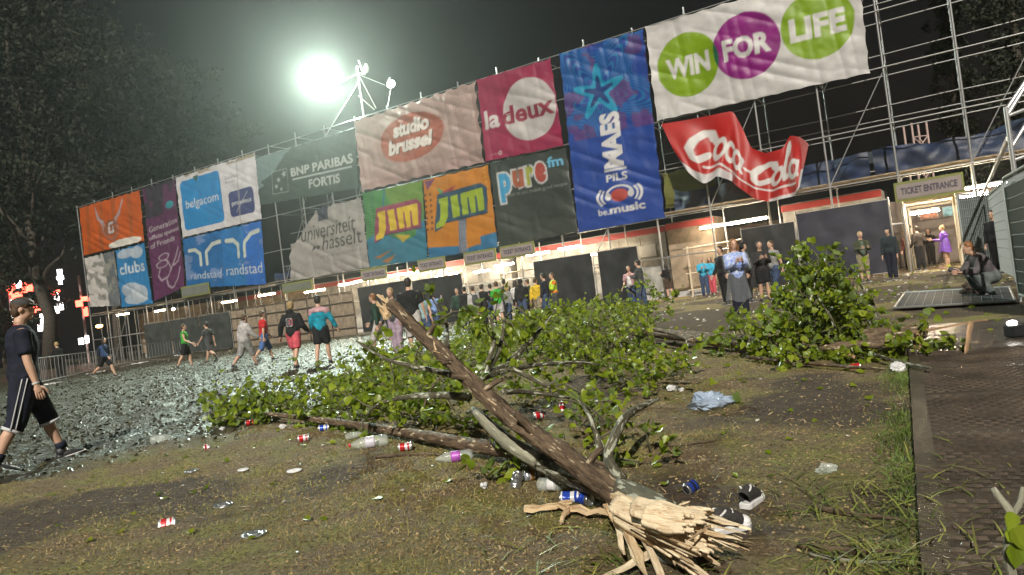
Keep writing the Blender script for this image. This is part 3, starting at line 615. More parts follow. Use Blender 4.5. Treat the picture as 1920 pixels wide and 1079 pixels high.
def p_win(c):
    gr = srgb(140, 178, 10); pu = srgb(150, 20, 135); rr = .312
    for cx, cy, col in ((.195, .50, gr), (.805, .56, gr), (.487, .53, pu)): c.ell(cx, cy, rr * c.h / c.w * (1.03), rr * 1.03, col)
    m1 = (((c.u - .195) / (rr * c.h / c.w * 1.03)) ** 2 + ((c.v - .5) / (rr * 1.03)) ** 2 < 1) & (((c.u - .487) / (rr * c.h / c.w * 1.03)) ** 2 + ((c.v - .53) / (rr * 1.03)) ** 2 < 1); c.put(m1, srgb(20, 105, 75))
    m2 = (((c.u - .805) / (rr * c.h / c.w * 1.03)) ** 2 + ((c.v - .56) / (rr * 1.03)) ** 2 < 1) & (((c.u - .487) / (rr * c.h / c.w * 1.03)) ** 2 + ((c.v - .53) / (rr * 1.03)) ** 2 < 1); c.put(m2, srgb(20, 105, 75))
    for st, box in (('WIN', (.085, .385, .305, .595)), ('FOR', (.375, .42, .60, .63)), ('LIFE', (.685, .44, .925, .66))): c.text(st, box, (.80, .80, .80), .045)
B = banner
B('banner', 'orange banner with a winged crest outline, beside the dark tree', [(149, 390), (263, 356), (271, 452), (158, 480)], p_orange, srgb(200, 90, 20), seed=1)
B('banner', 'white and grey banner hanging under the orange one', [(159, 484), (215, 470), (228, 574), (170, 576)], p_white, (.62, .60, .58), seed=2)
B('banner', 'blue banner with white clouds below the orange one', [(217, 470), (271, 455), (288, 570), (229, 577)], p_cloud, srgb(45, 130, 190), seed=3)
B('banner', 'tall narrow purple banner with pale text and line drawn figures', [(267, 354), (328, 335), (348, 538), (290, 566)], p_purple, srgb(95, 38, 88), seed=4)
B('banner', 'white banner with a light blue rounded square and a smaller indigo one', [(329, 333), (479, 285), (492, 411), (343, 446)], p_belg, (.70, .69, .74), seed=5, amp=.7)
B('banner', 'blue banner with two pale forked emblems and the same word twice', [(343, 448), (490, 413), (500, 534), (351, 541)], p_rand, srgb(30, 118, 190), seed=6, amp=.7)
B('banner', 'dark green see-through banner with white capitals and a star box', [(480, 296), (666, 240), (674, 354), (487, 386)], p_bnp, (.052, .075, .066), m=meshp, seed=7, amp=.6)
def cut_univ(u, v): return ((v > .55) & (u < .10 + (v - .55) * .72 + .05 * vnoise(v * 14, v * 3, 4))) | (v > .97 + .05 * vnoise(u * 12, u, 3)) | ((v <= .55) & (u < .035 + .05 * vnoise(v * 9, v * 2, 9)))
B('banner', 'torn grey banner whose upper left corner has ripped away', [(538, 402), (679, 365), (694, 502), (542, 529)], p_univ, (.38, .36, .345), seed=8, amp=1.5, cut=cut_univ)
B('banner', 'pinkish beige rippled banner with a rust red oval and white words', [(664, 226), (893, 151), (910, 306), (678, 361)], p_stubru, (.50, .36, .33), seed=9, amp=2.0, scal=.14)
B('banner', 'magenta banner with a large pale disc', [(894, 150), (1033, 109), (1058, 274), (911, 304)], p_deux, srgb(160, 25, 80), seed=10, amp=1.2)
B('banner', 'green and teal banner with yellow letters edged in plum', [(679, 362), (792, 338), (803, 487), (693, 502)], p_jim1, srgb(75, 140, 75), seed=11, amp=.8)
B('banner', 'orange banner with lime letters edged in navy', [(793, 338), (916, 309), (935, 464), (804, 487)], p_jim2, srgb(205, 130, 25), seed=12, amp=.8)
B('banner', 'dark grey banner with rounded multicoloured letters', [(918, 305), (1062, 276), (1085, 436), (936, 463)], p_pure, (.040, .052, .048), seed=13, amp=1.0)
B('banner', 'tall royal blue banner with a cyan star and upright white word', [(1048, 101), (1207, 54), (1248, 409), (1085, 437)], p_maes, srgb(28, 72, 165), seed=14, amp=1.1)
B('banner', 'wide white banner with green, purple and green discs', [(1209, 50), (1610, -66), (1632, 138), (1232, 228)], p_win, (.74, .73, .735), seed=15, amp=1.3)
B('banner', 'olive yellow sheet hung behind the scaffold beside the blue tarpaulin', [(1242, 325), (1335, 305), (1350, 370), (1248, 392)], lambda c: None, (.17, .17, .035), seed=16, off=-1.9, cell=.12)
# loose red banner blown out from its upper left corner
def coke():
    topP = [(1240, 233), (1290, 225), (1340, 215), (1374, 208), (1392, 240), (1408, 278), (1436, 288), (1468, 279), (1481, 254), (1500, 257), (1516, 270)]
    topO = [.16, .18, .2, .2, .35, .6, .9, 1.0, .8, 1.3, 1.7]
    botP = [(1280, 310), (1302, 335), (1322, 346), (1343, 330), (1368, 338), (1386, 352), (1412, 372), (1440, 379), (1470, 373), (1492, 366), (1499, 350)]
    botO = [.5, .9, .7, 1.2, .9, 1.2, 1.3, 1.2, 1.4, 1.5, 1.9]
    n = 150; t = np.linspace(0, 1, n); k = np.linspace(0, 1, len(topP))
    def sm(a):
        a = np.interp(t, k, a)
        for _ in range(10): a[1:-1] = (a[:-2] + 2 * a[1:-1] + a[2:]) / 4
        return a
    T = np.array([wl(*p, o) for p, o in zip(topP, topO)]); Bt = np.array([wl(*p, o) for p, o in zip(botP, botO)])
    ts, tz, to, bs, bz, bo = sm(T[:, 0]), sm(T[:, 1]), sm(np.array(topO)), sm(Bt[:, 0]), sm(Bt[:, 1]), sm(np.array(botO))
    m_ = 70; v = np.linspace(0, 1, m_)[:, None]
    S = bs * (1 - v) + ts * v; Zz = bz * (1 - v) + tz * v; O = bo * (1 - v) + to * v + .35 * np.sin(t * 15 + v * 2.2) * v * (1 - v) * 2 + .12 * np.sin(t * 42 + v * 5) * (1 - v)
    cv = Canvas((n - 1) * .04, (m_ - 1) * .04, srgb(190, 25, 25), .04); w_ = (.78, .76, .76)
    W = .034
    def C_(x, y, s):
        c_ = [(x + s * a, y + s * b * 2.0) for a, b in ((.30, .30), (.26, .40), (.17, .42), (.06, .30), (-.02, .08), (.02, -.10), (.12, -.12), (.24, -.02))]; cv.stroke(c_, W * 1.5, w_); cv.stroke([(x + s * .30, y + s * .62), (x + s * .36, y + s * .42)], W * 1.3, w_)
    def o_(x, y, rx=.038, ry=.13): cv.ring(x, y, rx, ry, .32, w_)
    C_(.10, .42, .38); o_(.27, .45); cv.ring(.36, .45, .036, .13, .32, w_, 50, 320); o_(.43, .45); cv.stroke([(.47, .58), (.465, .38), (.485, .33)], W * .9, w_)
    cv.stroke([(.50, .46), (.535, .47)], W * .8, w_); C_(.57, .42, .38); o_(.72, .45); cv.stroke([(.80, .86), (.775, .45), (.79, .33), (.81, .36)], W * 1.1, w_); cv.ring(.80, .78, .02, .10, .35, w_); o_(.865, .45); cv.stroke([(.905, .58), (.90, .38), (.92, .33)], W * .9, w_)
    cv.stroke([(.18, .24), (.4, .17), (.62, .22), (.9, .20)], W * .5, w_)
    cv.put((cv.v < .14) & (cv.u < .42), (.68, .66, .68)); cv.put((cv.u > .955) & (cv.v < .42), (.68, .66, .68)); cv.put((cv.v < .06) & (cv.u > .7), (.68, .66, .68))
    Pw = P0[None, None] + S[..., None] * DR + Zz[..., None] * UP + O[..., None] * WN
    idx = (np.arange(m_ - 1)[:, None] * n + np.arange(n - 1)[None]).ravel(); me = make_mesh(Pw.reshape(-1, 3), np.stack([idx, idx + 1, idx + n + 1, idx + n], 1), True); set_print(me, cv.grid()); me.materials.append(vinyl)
    tag(link('banner', me), 'loose red banner with white script flapping from one corner', 'banner', 'sponsor banners on the scaffold')
coke()

# ---- under the wall: cabins, screens, signs, lamps -----------------
cabw = mat('cabin_white', (.27, .27, .265), .5, var=.4, vscale=2); cabr = mat('cabin_red', (.26, .03, .03), .5); glass = mat('cabin_glass', (.05, .06, .07), .1, spec=.7); frame = mat('cabin_frame', (.35, .35, .36), .5); tan_ = mat('plywood', (.23, .18, .13), .7, var=.35, vscale=3)
def cabin(label, s0, s1, off, z0=.35, z1=3.75, windows=2, wallm=cabw, red=True):
    t = thing('ticket_cabin', label, 'cabin', WP((s0 + s1) / 2, 0, off), 0, 'ticket cabins under the scaffold')
    cs = (s0 + s1) / 2; L_ = s1 - s0; D = 2.4; po = off - D / 2
    slab('wall', WP(cs, (z0 + z1) / 2, po), (L_, D, z1 - z0), wallm, t, WANG)
    slab('plinth', WP(cs, z0 / 2 - .01, po), (L_ - .2, D - .2, z0 + .02), frame, t, WANG)
    if red: slab('fascia', WP(cs, z1 - .2, off + .03), (L_ + .06, .08, .30), cabr, t, WANG)
    for k in range(windows):
        ws = s0 + L_ * (k + .5) / windows; w = slab('window', WP(ws, 2.55, off + .02), (L_ / windows * .55, .07, .62), frame, t, WANG)
        slab('pane', WP(ws, 2.55, off + .035), (L_ / windows * .55 - .12, .06, .5), glass, w, WANG)
    for k in range(1, int(L_ / 1.2)): slab('rib', WP(s0 + k * 1.2, (z0 + z1) / 2 - .2, off + .01), (.05, .04, z1 - z0 - .5), wallm, t, WANG)
cabin('white cabin with red fascia behind the black screen below the blown red banner', 25.4, 29.6, -2.6)
cabin('white cabin behind the black screens below the royal blue banner', 14.6, 19.6, -2.6)
cabin('tan cabin end with red top at the foot of the blue banner edge', 19.9, 22.3, -2.0, windows=0, wallm=tan_)
cabin('white cabin with red fascia below the lime lettered orange banner', 4.6, 10.2, -2.6, windows=3)
cabin('cabin with red fascia behind the black screen below the yellow letters', 10.4, 14.4, -3.0, windows=1)
cabin('lit pale cabin with red fascia behind the tan screen below the torn banner', -6.6, 4.4, -3.2, windows=0)
cabin('dim cabin with red fascia below the blue forked emblem banner', -15.2, -7.0, -3.2, windows=2, wallm=tan_)
cabin('far brownish cabin behind the crowd barriers near the dark tree', -27.5, -16.0, -3.4, windows=3, wallm=tan_, red=False)
blk = mat('black_screen_cloth', (.022, .024, .028), .55, spec=.3, var=.4, vscale=2, bump=.3, bscale=6)
def screen(label, px0, px1, ztop, off=.3, zb=.12, m=blk):
    s0 = wl(px0, 560, off)[0]; s1 = wl(px1, 560, off)[0]; t = thing('screen_fence', label, 'fence', WP((s0 + s1) / 2, 0, off), 0, 'black screens along the wall')
    n = max(1, int((s1 - s0) / 2.6)); 
    for k in range(n):
        a = s0 + (s1 - s0) * k / n; b = s0 + (s1 - s0) * (k + 1) / n
        u, v = np.meshgrid(np.linspace(0, 1, 22), np.linspace(0, 1, 22)); S = a + .03 + (b - a - .06) * u; Zz = zb + (ztop - zb) * v; O = off + .10 * fbm(S * .9, Zz * .8, 3, 40 + k) + .05 * vnoise(S * 3, Zz * .5, 3)
        Pw = P0 + S[..., None] * DR + Zz[..., None] * UP + O[..., None] * WN; idx = (np.arange(21)[:, None] * 22 + np.arange(21)[None]).ravel()
        obj('cloth_panel', Pw.reshape(-1, 3), np.stack([idx, idx + 1, idx + 23, idx + 22], 1), m, t, True, True)
        rod('post', WP(a, 0, off - .1), WP(a, ztop + .1, off - .1), .03, steel, t)
    rod('post', WP(s1, 0, off - .1), WP(s1, ztop + .1, off - .1), .03, steel, t); rod('top_rail', WP(s0, ztop, off - .1), WP(s1, ztop, off - .1), .025, steel, t)
screen('black screen below the yellow lettered banner, left of the lit gap', 672, 770, 2.85); screen('black screen under the white cabin windows left of the waiting crowd', 774, 872, 2.75)
screen('black screen right of the waiting crowd', 1007, 1120, 2.75); screen('black screen under the cabin windows beside the tan cabin end', 1130, 1207, 2.75)
screen('dark screen behind the person in the clear poncho', 1405, 1508, 2.75); screen('tall navy black screen beside the right ticket entrance', 1512, 1690, 3.05, m=mat('navy_screen', (.022, .024, .040), .6, var=.3, vscale=2, bump=.3, bscale=6))
screen('dark mesh screen behind the strolling pair near the crowd barriers', 262, 425, 2.6, m=mat('dark_mesh', (.035, .04, .04), .6, var=.4, vscale=2))
# tan boarded screen with battens
s0, s1 = wl(427, 600, .1)[0], wl(668, 600, .1)[0]
t = thing('boarded_screen', 'pale tan boarded screen with dark battens below the torn grey banner', 'fence', WP((s0 + s1) / 2, 0, .1))
n = 12
for k in range(n): slab('board', WP(s0 + (s1 - s0) * (k + .5) / n, 1.35, .1 - .012 * (k % 2)), ((s1 - s0) / n - .03, .04, 2.6), tan_, t, WANG)
for z in (.5, 1.3, 2.1, 2.7): rod('batten', WP(s0, z, .18), WP(s1, z, .18), .035, mat('dark_batten', (.07, .055, .045), .7), t)
for k in range(0, n + 1, 2): rod('batten', WP(s0 + (s1 - s0) * k / n, 0, .2), WP(s0 + (s1 - s0) * k / n, 2.9, .2), .03, MATS['dark_batten'], t)
# blue tarpaulin band behind the right part
tarp = mat('blue_tarpaulin', (.009, .024, .07), .55, spec=.5, var=.5, vscale=1.2)
def tarpaulin(label, s0, s1, z0, z1, off, seed):
    nx = int((s1 - s0) / .15); u, v = np.meshgrid(np.linspace(0, 1, nx), np.linspace(0, 1, 14)); S = s0 + (s1 - s0) * u; Zz = z0 + (z1 - z0) * v + .35 * vnoise(S * .5, S * 0, seed) * v + .25 * vnoise(S * 1.4, S * 0, seed + 1) * v; O = off + .5 * fbm(S * .8, Zz * .9, 3, seed + 2)
    Pw = P0 + S[..., None] * DR + Zz[..., None] * UP + O[..., None] * WN; idx = (np.arange(13)[:, None] * nx + np.arange(nx - 1)[None]).ravel()
    tag(obj('tarpaulin', Pw.reshape(-1, 3), np.stack([idx, idx + 1, idx + nx + 1, idx + nx], 1), tarp, None, False, True), label, 'tarpaulin', 'blue tarpaulins above the walkway')
tarpaulin('crumpled blue tarpaulin laid along the deck right of the blue banner', 20.6, 29.4, 4.2, 5.2, -1.5, 71); tarpaulin('dark blue tarpaulin above the right ticket entrance', 29.6, 38, 4.2, 5.3, -1.2, 75)
tarpaulin('bright blue tarpaulin strip showing below the torn grey banner', -7.0, 2.0, 3.9, 4.7, -.5, 79); tarpaulin('thin blue tarpaulin edge under the lettered banners', 2.2, 15.8, 3.75, 4.3, -.3, 83)
# ticket entrance signs
signf = mat('lime_sign_frame', (.15, .17, .04), .5)
def sign(label, px, py, wdt, h=.5, off=.35, txt=True, col=(.40, .34, .34)):
    s, z = wl(px, py, off); t = thing('entrance_sign', label, 'sign', WP(s, z - h / 2 - .1, off), 0, 'entrance signs below the banners')
    slab('frame', WP(s, z, off - .05), (wdt + .16, .06, h + .2), signf, t, WANG)
    cv = Canvas(wdt, h, col, .024); 
    if txt: cv.text('TICKET ENTRANCE', (.07, .28, .93, .74), srgb(45, 40, 75), .03)
    u, v = np.meshgrid(np.linspace(-.5, .5, cv.nx + 1), np.linspace(-.5, .5, cv.ny + 1)); Pw = WP(s, z, off)[None, None] + (u * wdt)[..., None] * DR + (v * h)[..., None] * UP; nx = cv.nx + 1; idx = (np.arange(cv.ny)[:, None] * nx + np.arange(cv.nx)[None]).ravel()
    me = make_mesh(Pw.reshape(-1, 3), np.stack([idx, idx + 1, idx + nx + 1, idx + nx], 1)); set_print(me, cv.grid()); me.materials.append(vinyl); link('print', me, t, None, True)
sign('lime framed ticket entrance sign above the right entrance', 1741, 352, 2.25, .58); sign('lime framed ticket entrance sign below the dark grey banner', 969, 470, 1.95); sign('lime framed ticket entrance sign below the lime lettered orange banner', 899, 482, 1.95); sign('lime framed ticket entrance sign below the blue edge of the green banner', 808, 496, 1.8)
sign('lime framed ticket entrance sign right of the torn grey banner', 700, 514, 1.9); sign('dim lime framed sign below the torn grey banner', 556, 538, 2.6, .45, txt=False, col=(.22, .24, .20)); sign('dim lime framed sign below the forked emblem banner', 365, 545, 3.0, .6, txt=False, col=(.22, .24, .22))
# fluorescent battens
tubem = mat('lit_tube', (1, 1, 1), emit=(1.0, .80, .55), estr=210.0); tubed = mat('lit_tube_dim', (1, 1, 1), emit=(1.0, .76, .45), estr=60.0)
def lampbat(px, py, length, off=-.9, m=tubem, where='', warm=True):
    s, z = wl(px, py, off); t = thing('tube_lamp', where, 'lamp', WP(s, z + .12, off), 0, 'lit tube lamps under the deck')
    slab('housing', WP(s, z + .09, off), (length + .1, .14, .06), cabw, t, WANG); MB().tube([WP(s - length / 2, z, off), WP(s + length / 2, z, off)], .05, 8, rnd=.6).build('tube', m, t, True, True)
for px, py, ln, w in ((1738, 365, 1.45, 'lit tube lamp directly below the right ticket entrance sign'), (1846, 349, 1.4, 'lit tube lamp hanging above the grey wire fence panels'), (1733, 398, 1.0, 'lit tube lamp deep inside the right entrance'), (1826, 366, .9, 'lit tube lamp in the lane right of the entrance portal'),
                      (1335, 425, 1.1, 'lit tube lamp in the lit gap, the one nearest the tan cabin end'), (1409, 413, 1.3, 'lit tube lamp above the person in the clear poncho'), (1068, 465, 1.3, 'lit tube lamp above the crowd beside the white cabin'), (1008, 476, 1.4, 'lit tube lamp above the yellow jacket in the crowd'),
                      (770, 512, 1.5, 'lit tube lamp above the man in the black T-shirt'), (733, 518, 1.6, 'lit tube lamp right of the torn banner foot'), (680, 527, 1.5, 'lit tube lamp below the torn banner corner'), (903, 509, 1.0, 'lit tube lamp behind the entrance sign by the crowd'), (800, 507, 1.2, 'lit tube lamp above the black screen below the yellow letters'), (650, 533, 1.3, 'lit tube lamp at the end of the tan boards'), (945, 497, 1.2, 'lit tube lamp above the green T-shirt in the crowd'), (1375, 419, 1.0, 'lit tube lamp between the two above the clear poncho')):
    lampbat(px, py, ln, where=w)
for px, py, ln, w in ((1563, 408, .9, 'yellow tube lamp on the white cabin right of the blown banner'), (1510, 417, .7, 'shorter yellow tube lamp on the cabin above the dark screen'), (1165, 469, .9, 'dim tube lamp on the cabin above the right black screens'), (1122, 476, .8, 'dim tube lamp above the lit post between black screens'), (850, 513, .6, 'dim tube lamp on the cabin left of the crowd'), (822, 520, .6, 'dim tube lamp above the raised arm'), (500, 553, 1.6, 'dim tube lamp above the tan boards'), (590, 546, 1.8, 'dim tube lamp over the boards below the torn banner'), (430, 566, 1.6, 'dim tube lamp above the red shirt walker'), (300, 583, 1.2, 'dim tube lamp above the dark mesh screen'), (230, 590, 1.6, 'dim tube lamp below the cloud banner')):
    lampbat(px, py, ln, -1.6 if px > 600 else -.5, tubed, w)
# entrance portal, corridor back and rails at the right
post = mat('pale_timber', (.55, .47, .36), .6)  # plain pale timber colour
s0, s1 = wl(1692, 450, 0)[0], wl(1802, 430, 0)[0]
t = thing('entrance_portal', 'pale timber portal framing the right ticket entrance', 'gate', WP((s0 + s1) / 2, 0, -2))
for off in (-.3, -3, -6.5):
    for s in (s0 + .1, s1 - .1): rod('post', WP(s, 0, off), WP(s, 2.9, off), .06, post, t)
    rod('lintel', WP(s0 + .1, 2.85, off), WP(s1 - .1, 2.85, off), .055, post, t)
for z in (.6, 1.3, 2.0):
    rod('rail', WP(s1 - .1, z, -.3), WP(s1 - .1, z, -6.5), .035, post, t); rod('rail', WP(s0 + .1, z, -3), WP(s0 + .1, z, -6.5), .035, post, t)
t = thing('back_wall', 'dark brown wall closing the corridor behind the ticket entrances', 'wall', WP(5, 0, -9))
for k in range(13):
    s = -24 + k * 5; slab('panel', WP(s, 1.7, -8.5 - .02 * (k % 2)), (4.96, .08, 3.4), mat('brown_board', (.13, .10, .08), .7, var=.4, vscale=1.5), t, WANG)
for k, (c_, w_) in enumerate((((.5, .2, .12), 'reddish'), ((.2, .4, .45), 'teal'), ((.55, .45, .35), 'sandy'))):
    t = thing('poster', w_ + ' picture pinned on the corridor wall inside the right entrance', 'poster', WP(31.2 + k, 2.25, -8.4)); slab('sheet', WP(31.2 + k * 1.0, 2.5, -8.4), (.74, .02, .44), mat('poster%d' % k, c_, .5, var=.5, vscale=6), t, WANG); slab('backing', WP(31.2 + k * 1.0, 2.5, -8.43), (.8, .03, .5), frame, t, WANG)
# rails around the lit gap behind the poncho wearer
t = thing('queue_rails', 'pale timber queue rails in the lit gap beside the tan cabin', 'railing', WP(23, 0, -1))
for s in (21.2, 22.6, 24.0): rod('post', WP(s, 0, -.8), WP(s, 2.4, -.8), .05, post, t)
for z in (.3, 1.1, 2.3): rod('rail', WP(21.0, z, -.8), WP(25.2, z + .1, -.8), .04, post, t)
rod('brace', WP(22.6, .2, -.8), WP(23.2, 2.2, -.8), .04, post, t)
t = thing('queue_rails', 'pale timber queue rails in the lit gap behind the waiting crowd', 'railing', WP(12.5, 0, -1))
for s in (10.6, 12.0, 13.4, 14.6): rod('post', WP(s, 0, -.8), WP(s, 2.6, -.8), .05, post, t)
for z in (.3, 1.1, 2.4): rod('rail', WP(10.4, z, -.8), WP(14.8, z + .1, -.8), .04, post, t)
# crowd barriers on the left
def barrier(label, A, Bq, h=1.1, n=14, m=steel):
    A = np.array(A); Bq = np.array(Bq); A[2] = gz(A[0], A[1]); Bq[2] = gz(Bq[0], Bq[1]); t = thing('crowd_barrier', label, 'barrier', (A + Bq) / 2, 0, 'crowd barriers in front of the dark tree')
    up = UP * h; lo = UP * .18
    for P_ in (A, Bq): rod('leg', P_, P_ + up, .022, m, t)
    rod('rail', A + up, Bq + up, .022, m, t); rod('rail', A + lo, Bq + lo, .02, m, t)
    for k in range(1, n): q = A + (Bq - A) * k / n; rod('bar', q + lo, q + up, .011, m, t, n=6)
    d = Bq - A; nn = np.array([d[1], -d[0], 0]); nn /= np.linalg.norm(nn)
    for P_ in (A + d * .08, Bq - d * .08): rod('foot', P_ - nn * .3 + UP * .02, P_ + nn * .3 + UP * .02, .02, m, t)
bq = [(40, 735), (92, 722), (178, 700), (262, 682), (340, 667), (420, 655)]
for k in range(5): barrier('steel crowd barrier, ' + ['outermost at the walking man', 'beside the dark trunk', 'next to the girl with the backpack', 'below the purple banner', 'under the white blue square banner'][k], gp(*bq[k]), gp(*bq[k + 1]))
# wire mesh fence panels at the right
wirem = mat('grey_wire', (.36, .40, .41), .45, metal=.4)
def heras(label, A, Bq, h, n=34, dense=True, tint=None):
    A = np.array(A, float); Bq = np.array(Bq, float); A[2] = Bq[2] = 0; L_ = np.linalg.norm(Bq - A); t = thing('wire_fence', label, 'fence', (A + Bq) / 2, 0, 'grey wire fence panels by the entrance')
    for P_ in (A, Bq): rod('post', P_, P_ + UP * h, .022, wirem, t)
    rod('rail', A + UP * h, Bq + UP * h, .022, wirem, t); rod('rail', A + UP * .12, Bq + UP * .12, .022, wirem, t)
    for k in range(1, n): q = A + (Bq - A) * k / n; rod('wire', q + UP * .12, q + UP * h, .006, wirem, t, n=5)
    for z in np.linspace(.3, h - .15, 9): rod('wire', A + UP * z, Bq + UP * z, .006, wirem, t, n=5)
    if tint:
        u, v = np.meshgrid(np.linspace(0, 1, 20), np.linspace(0, 1, 16)); d = (Bq - A) / L_; nn = np.array([d[1], -d[0], 0]); O = .05 * fbm(u * 6, v * 5, 3, 7) - .03
        Pw = A + (u * L_)[..., None] * d + (v * (h - .2) + .14)[..., None] * UP + O[..., None] * nn; idx = (np.arange(15)[:, None] * 20 + np.arange(19)[None]).ravel(); obj('mesh_sheet', Pw.reshape(-1, 3), np.stack([idx, idx + 1, idx + 21, idx + 20], 1), tint, t, True, True)
sheet = mat('grey_sheeting', (.12, .145, .15), .45, var=.4, vscale=1.4)
heras('grey sheeted wire fence panel behind the crouching person', gp(1914, 568), gp(2000, 600), 1.95, tint=sheet); heras('grey sheeted wire fence panel at the mouth of the entrance', gp(1815, 520), gp(1862, 505) + np.array([.2, -1.5, 0]), 2.3, tint=sheet); heras('bare wire fence panel inside the entrance lane', gp(1872, 512), gp(1905, 530), 2.2)
# close scaffold tower at the right edge
al = mat('aluminium', (.62, .63, .65), .35, metal=.8)
b0, b1 = pd(1884, 190, 11.5), pd(1906, 135, 11.5)
t = thing('scaffold_tower', 'bright aluminium scaffold tower standing above the grey sheeted fence', 'scaffold', (b0[0], b0[1], 0))
a0 = np.array([b0[0], b0[1], 0]); a1 = a0 + np.array([.42, -.05, 0]); a2 = a0 + np.array([1.2, .1, 0])
rod('upright', a0, a0 + UP * 3.05, .035, al, t); rod('upright', a1, a1 + UP * 3.55, .045, al, t); rod('upright', a2, a2 + UP * 6, .04, al, t)
for z in (2.2, 2.9, 3.4): rod('rung', a0 + UP * min(z, 3.0), a1 + UP * min(z + .1, 3.5), .03, al, t); rod('rung', a1 + UP * z, a2 + UP * (z + .1), .03, al, t); rod('brace', a0 + UP * (z - .5), a1 + UP * (z + .05), .03, al, t)
for z in (.5, 1.2): rod('rung', a0 + UP * z, a2 + UP * z, .03, al, t)
lnt = [pz(1805, 470, 1.5), pz(1895, 395, 2.2)]
rod('diagonal', WP(33.2, 2.6, 1.0), a0 + UP * 2.6, .04, al, t)
# fence panel lying flat
q = [gp(1677, 583, .05), gp(1697, 553, .05), gp(1893, 543, .05), gp(1905, 571, .05)]
t = thing('flat_fence_panel', 'fence panel with metal frame lying flat on the ground by the crouching person', 'fence', sum(q) / 4)
for k in range(4): rod('rail', q[k], q[(k + 1) % 4], .022, al, t)
lo_ = [p - UP * .02 for p in q]; MB().add(lo_ + [p + UP * .012 for p in lo_], [(0, 3, 2, 1), (4, 5, 6, 7), (0, 1, 5, 4), (1, 2, 6, 5), (2, 3, 7, 6), (3, 0, 4, 7)]).build('mesh_sheet', mat('wet_grey_sheet', (.05, .056, .064), .6, var=.4, vscale=2), t, True)
for k in range(1, 12): f = k / 12; rod('wire', q[0] * (1 - f) + q[3] * f + UP * .002, q[1] * (1 - f) + q[2] * f + UP * .002, .004, wirem, t, n=5)
# far lattice tower and red lights
lt = pd(1724, 300, 90); lt[2] = 0
t = thing('lattice_tower', 'far pale lattice tower behind the scaffold, reddish in colour', 'tower', lt)
ltm_ = mat('tower_paint', (.40, .30, .28), .6); hh = pd(1718, 232, 90)[2]
cs = [np.array([lt[0] + dx, lt[1] + dy, 0]) for dx, dy in ((-.9, -.9), (.9, -.9), (.9, .9), (-.9, .9))]
for c_ in cs: rod('leg', c_, c_ + UP * hh, .13, ltm_, t)
nz = int(hh / 2)
for k in range(nz):
    for j in range(2):
        rod('lattice', cs[j] + UP * 2 * k, cs[j + 1] + UP * (2 * k + 2), .07, ltm_, t); rod('lattice', cs[j + 1] + UP * 2 * k, cs[j] + UP * (2 * k + 2), .07, ltm_, t)
    rod('lattice', cs[0] + UP * (2 * k + 2), cs[1] + UP * (2 * k + 2), .07, ltm_, t)
redl = mat('red_neon', (1, .1, .05), emit=(1, .10, .06), estr=6.0); whl = mat('white_neon', (1, 1, 1), emit=(1, .93, .9), estr=6.0)
nb = pd(60, 560, 75); t = thing('neon_sign', 'red and white lit fairground sign glowing behind the left trees', 'sign', (nb[0], nb[1], 0))
for px, py, n_, sx_, sy_, m_ in ((30, 570, 7, 5, 16, whl), (46, 540, 9, 14, 7, redl), (62, 575, 6, 5, 12, redl), (72, 527, 4, 5, 7, redl), (78, 600, 5, 3, 10, whl), (108, 572, 6, 4, 14, whl), (104, 550, 4, 5, 6, redl), (112, 522, 3, 3, 5, whl), (160, 566, 5, 4, 11, redl), (158, 640, 2, 8, 4, whl), (24, 546, 5, 8, 8, redl)):
    for k in range(n_): P_ = pd(px + RNG.normal(0, sx_), py + RNG.normal(0, sy_), 75 + RNG.uniform(-.2, .2)); slab('letter', P_, (round(RNG.uniform(.15, .6), 1) + .05, .12, round(RNG.uniform(.2, .8), 1) + .05), m_, t, .15)
for px in (25, 160): P_ = pd(px, 620, 75.3); rod('post', (P_[0], P_[1], 0), (P_[0], P_[1], 9), .12, ltm_, t)
for px, py, c_ in ((186, 612, 'orange lamp glowing on the far stall by the barriers'), (325, 580, 'white lamp above the strolling pair')):
    P_ = wp_(px, py, .2); t = thing('wall_lamp', c_, 'lamp', P_); MB().ball(P_, (.3, .12, .14) if px < 200 else (.14, .1, .1)).build('bulb', mat('bulb%d' % px, (1, 1, 1), emit=(1, .5, .15) if px < 200 else (1, .9, .7), estr=12), t, True, True); rod('bracket', P_ + UP * .12, P_ + UP * .12 - WN * .4, .03, steel, t)
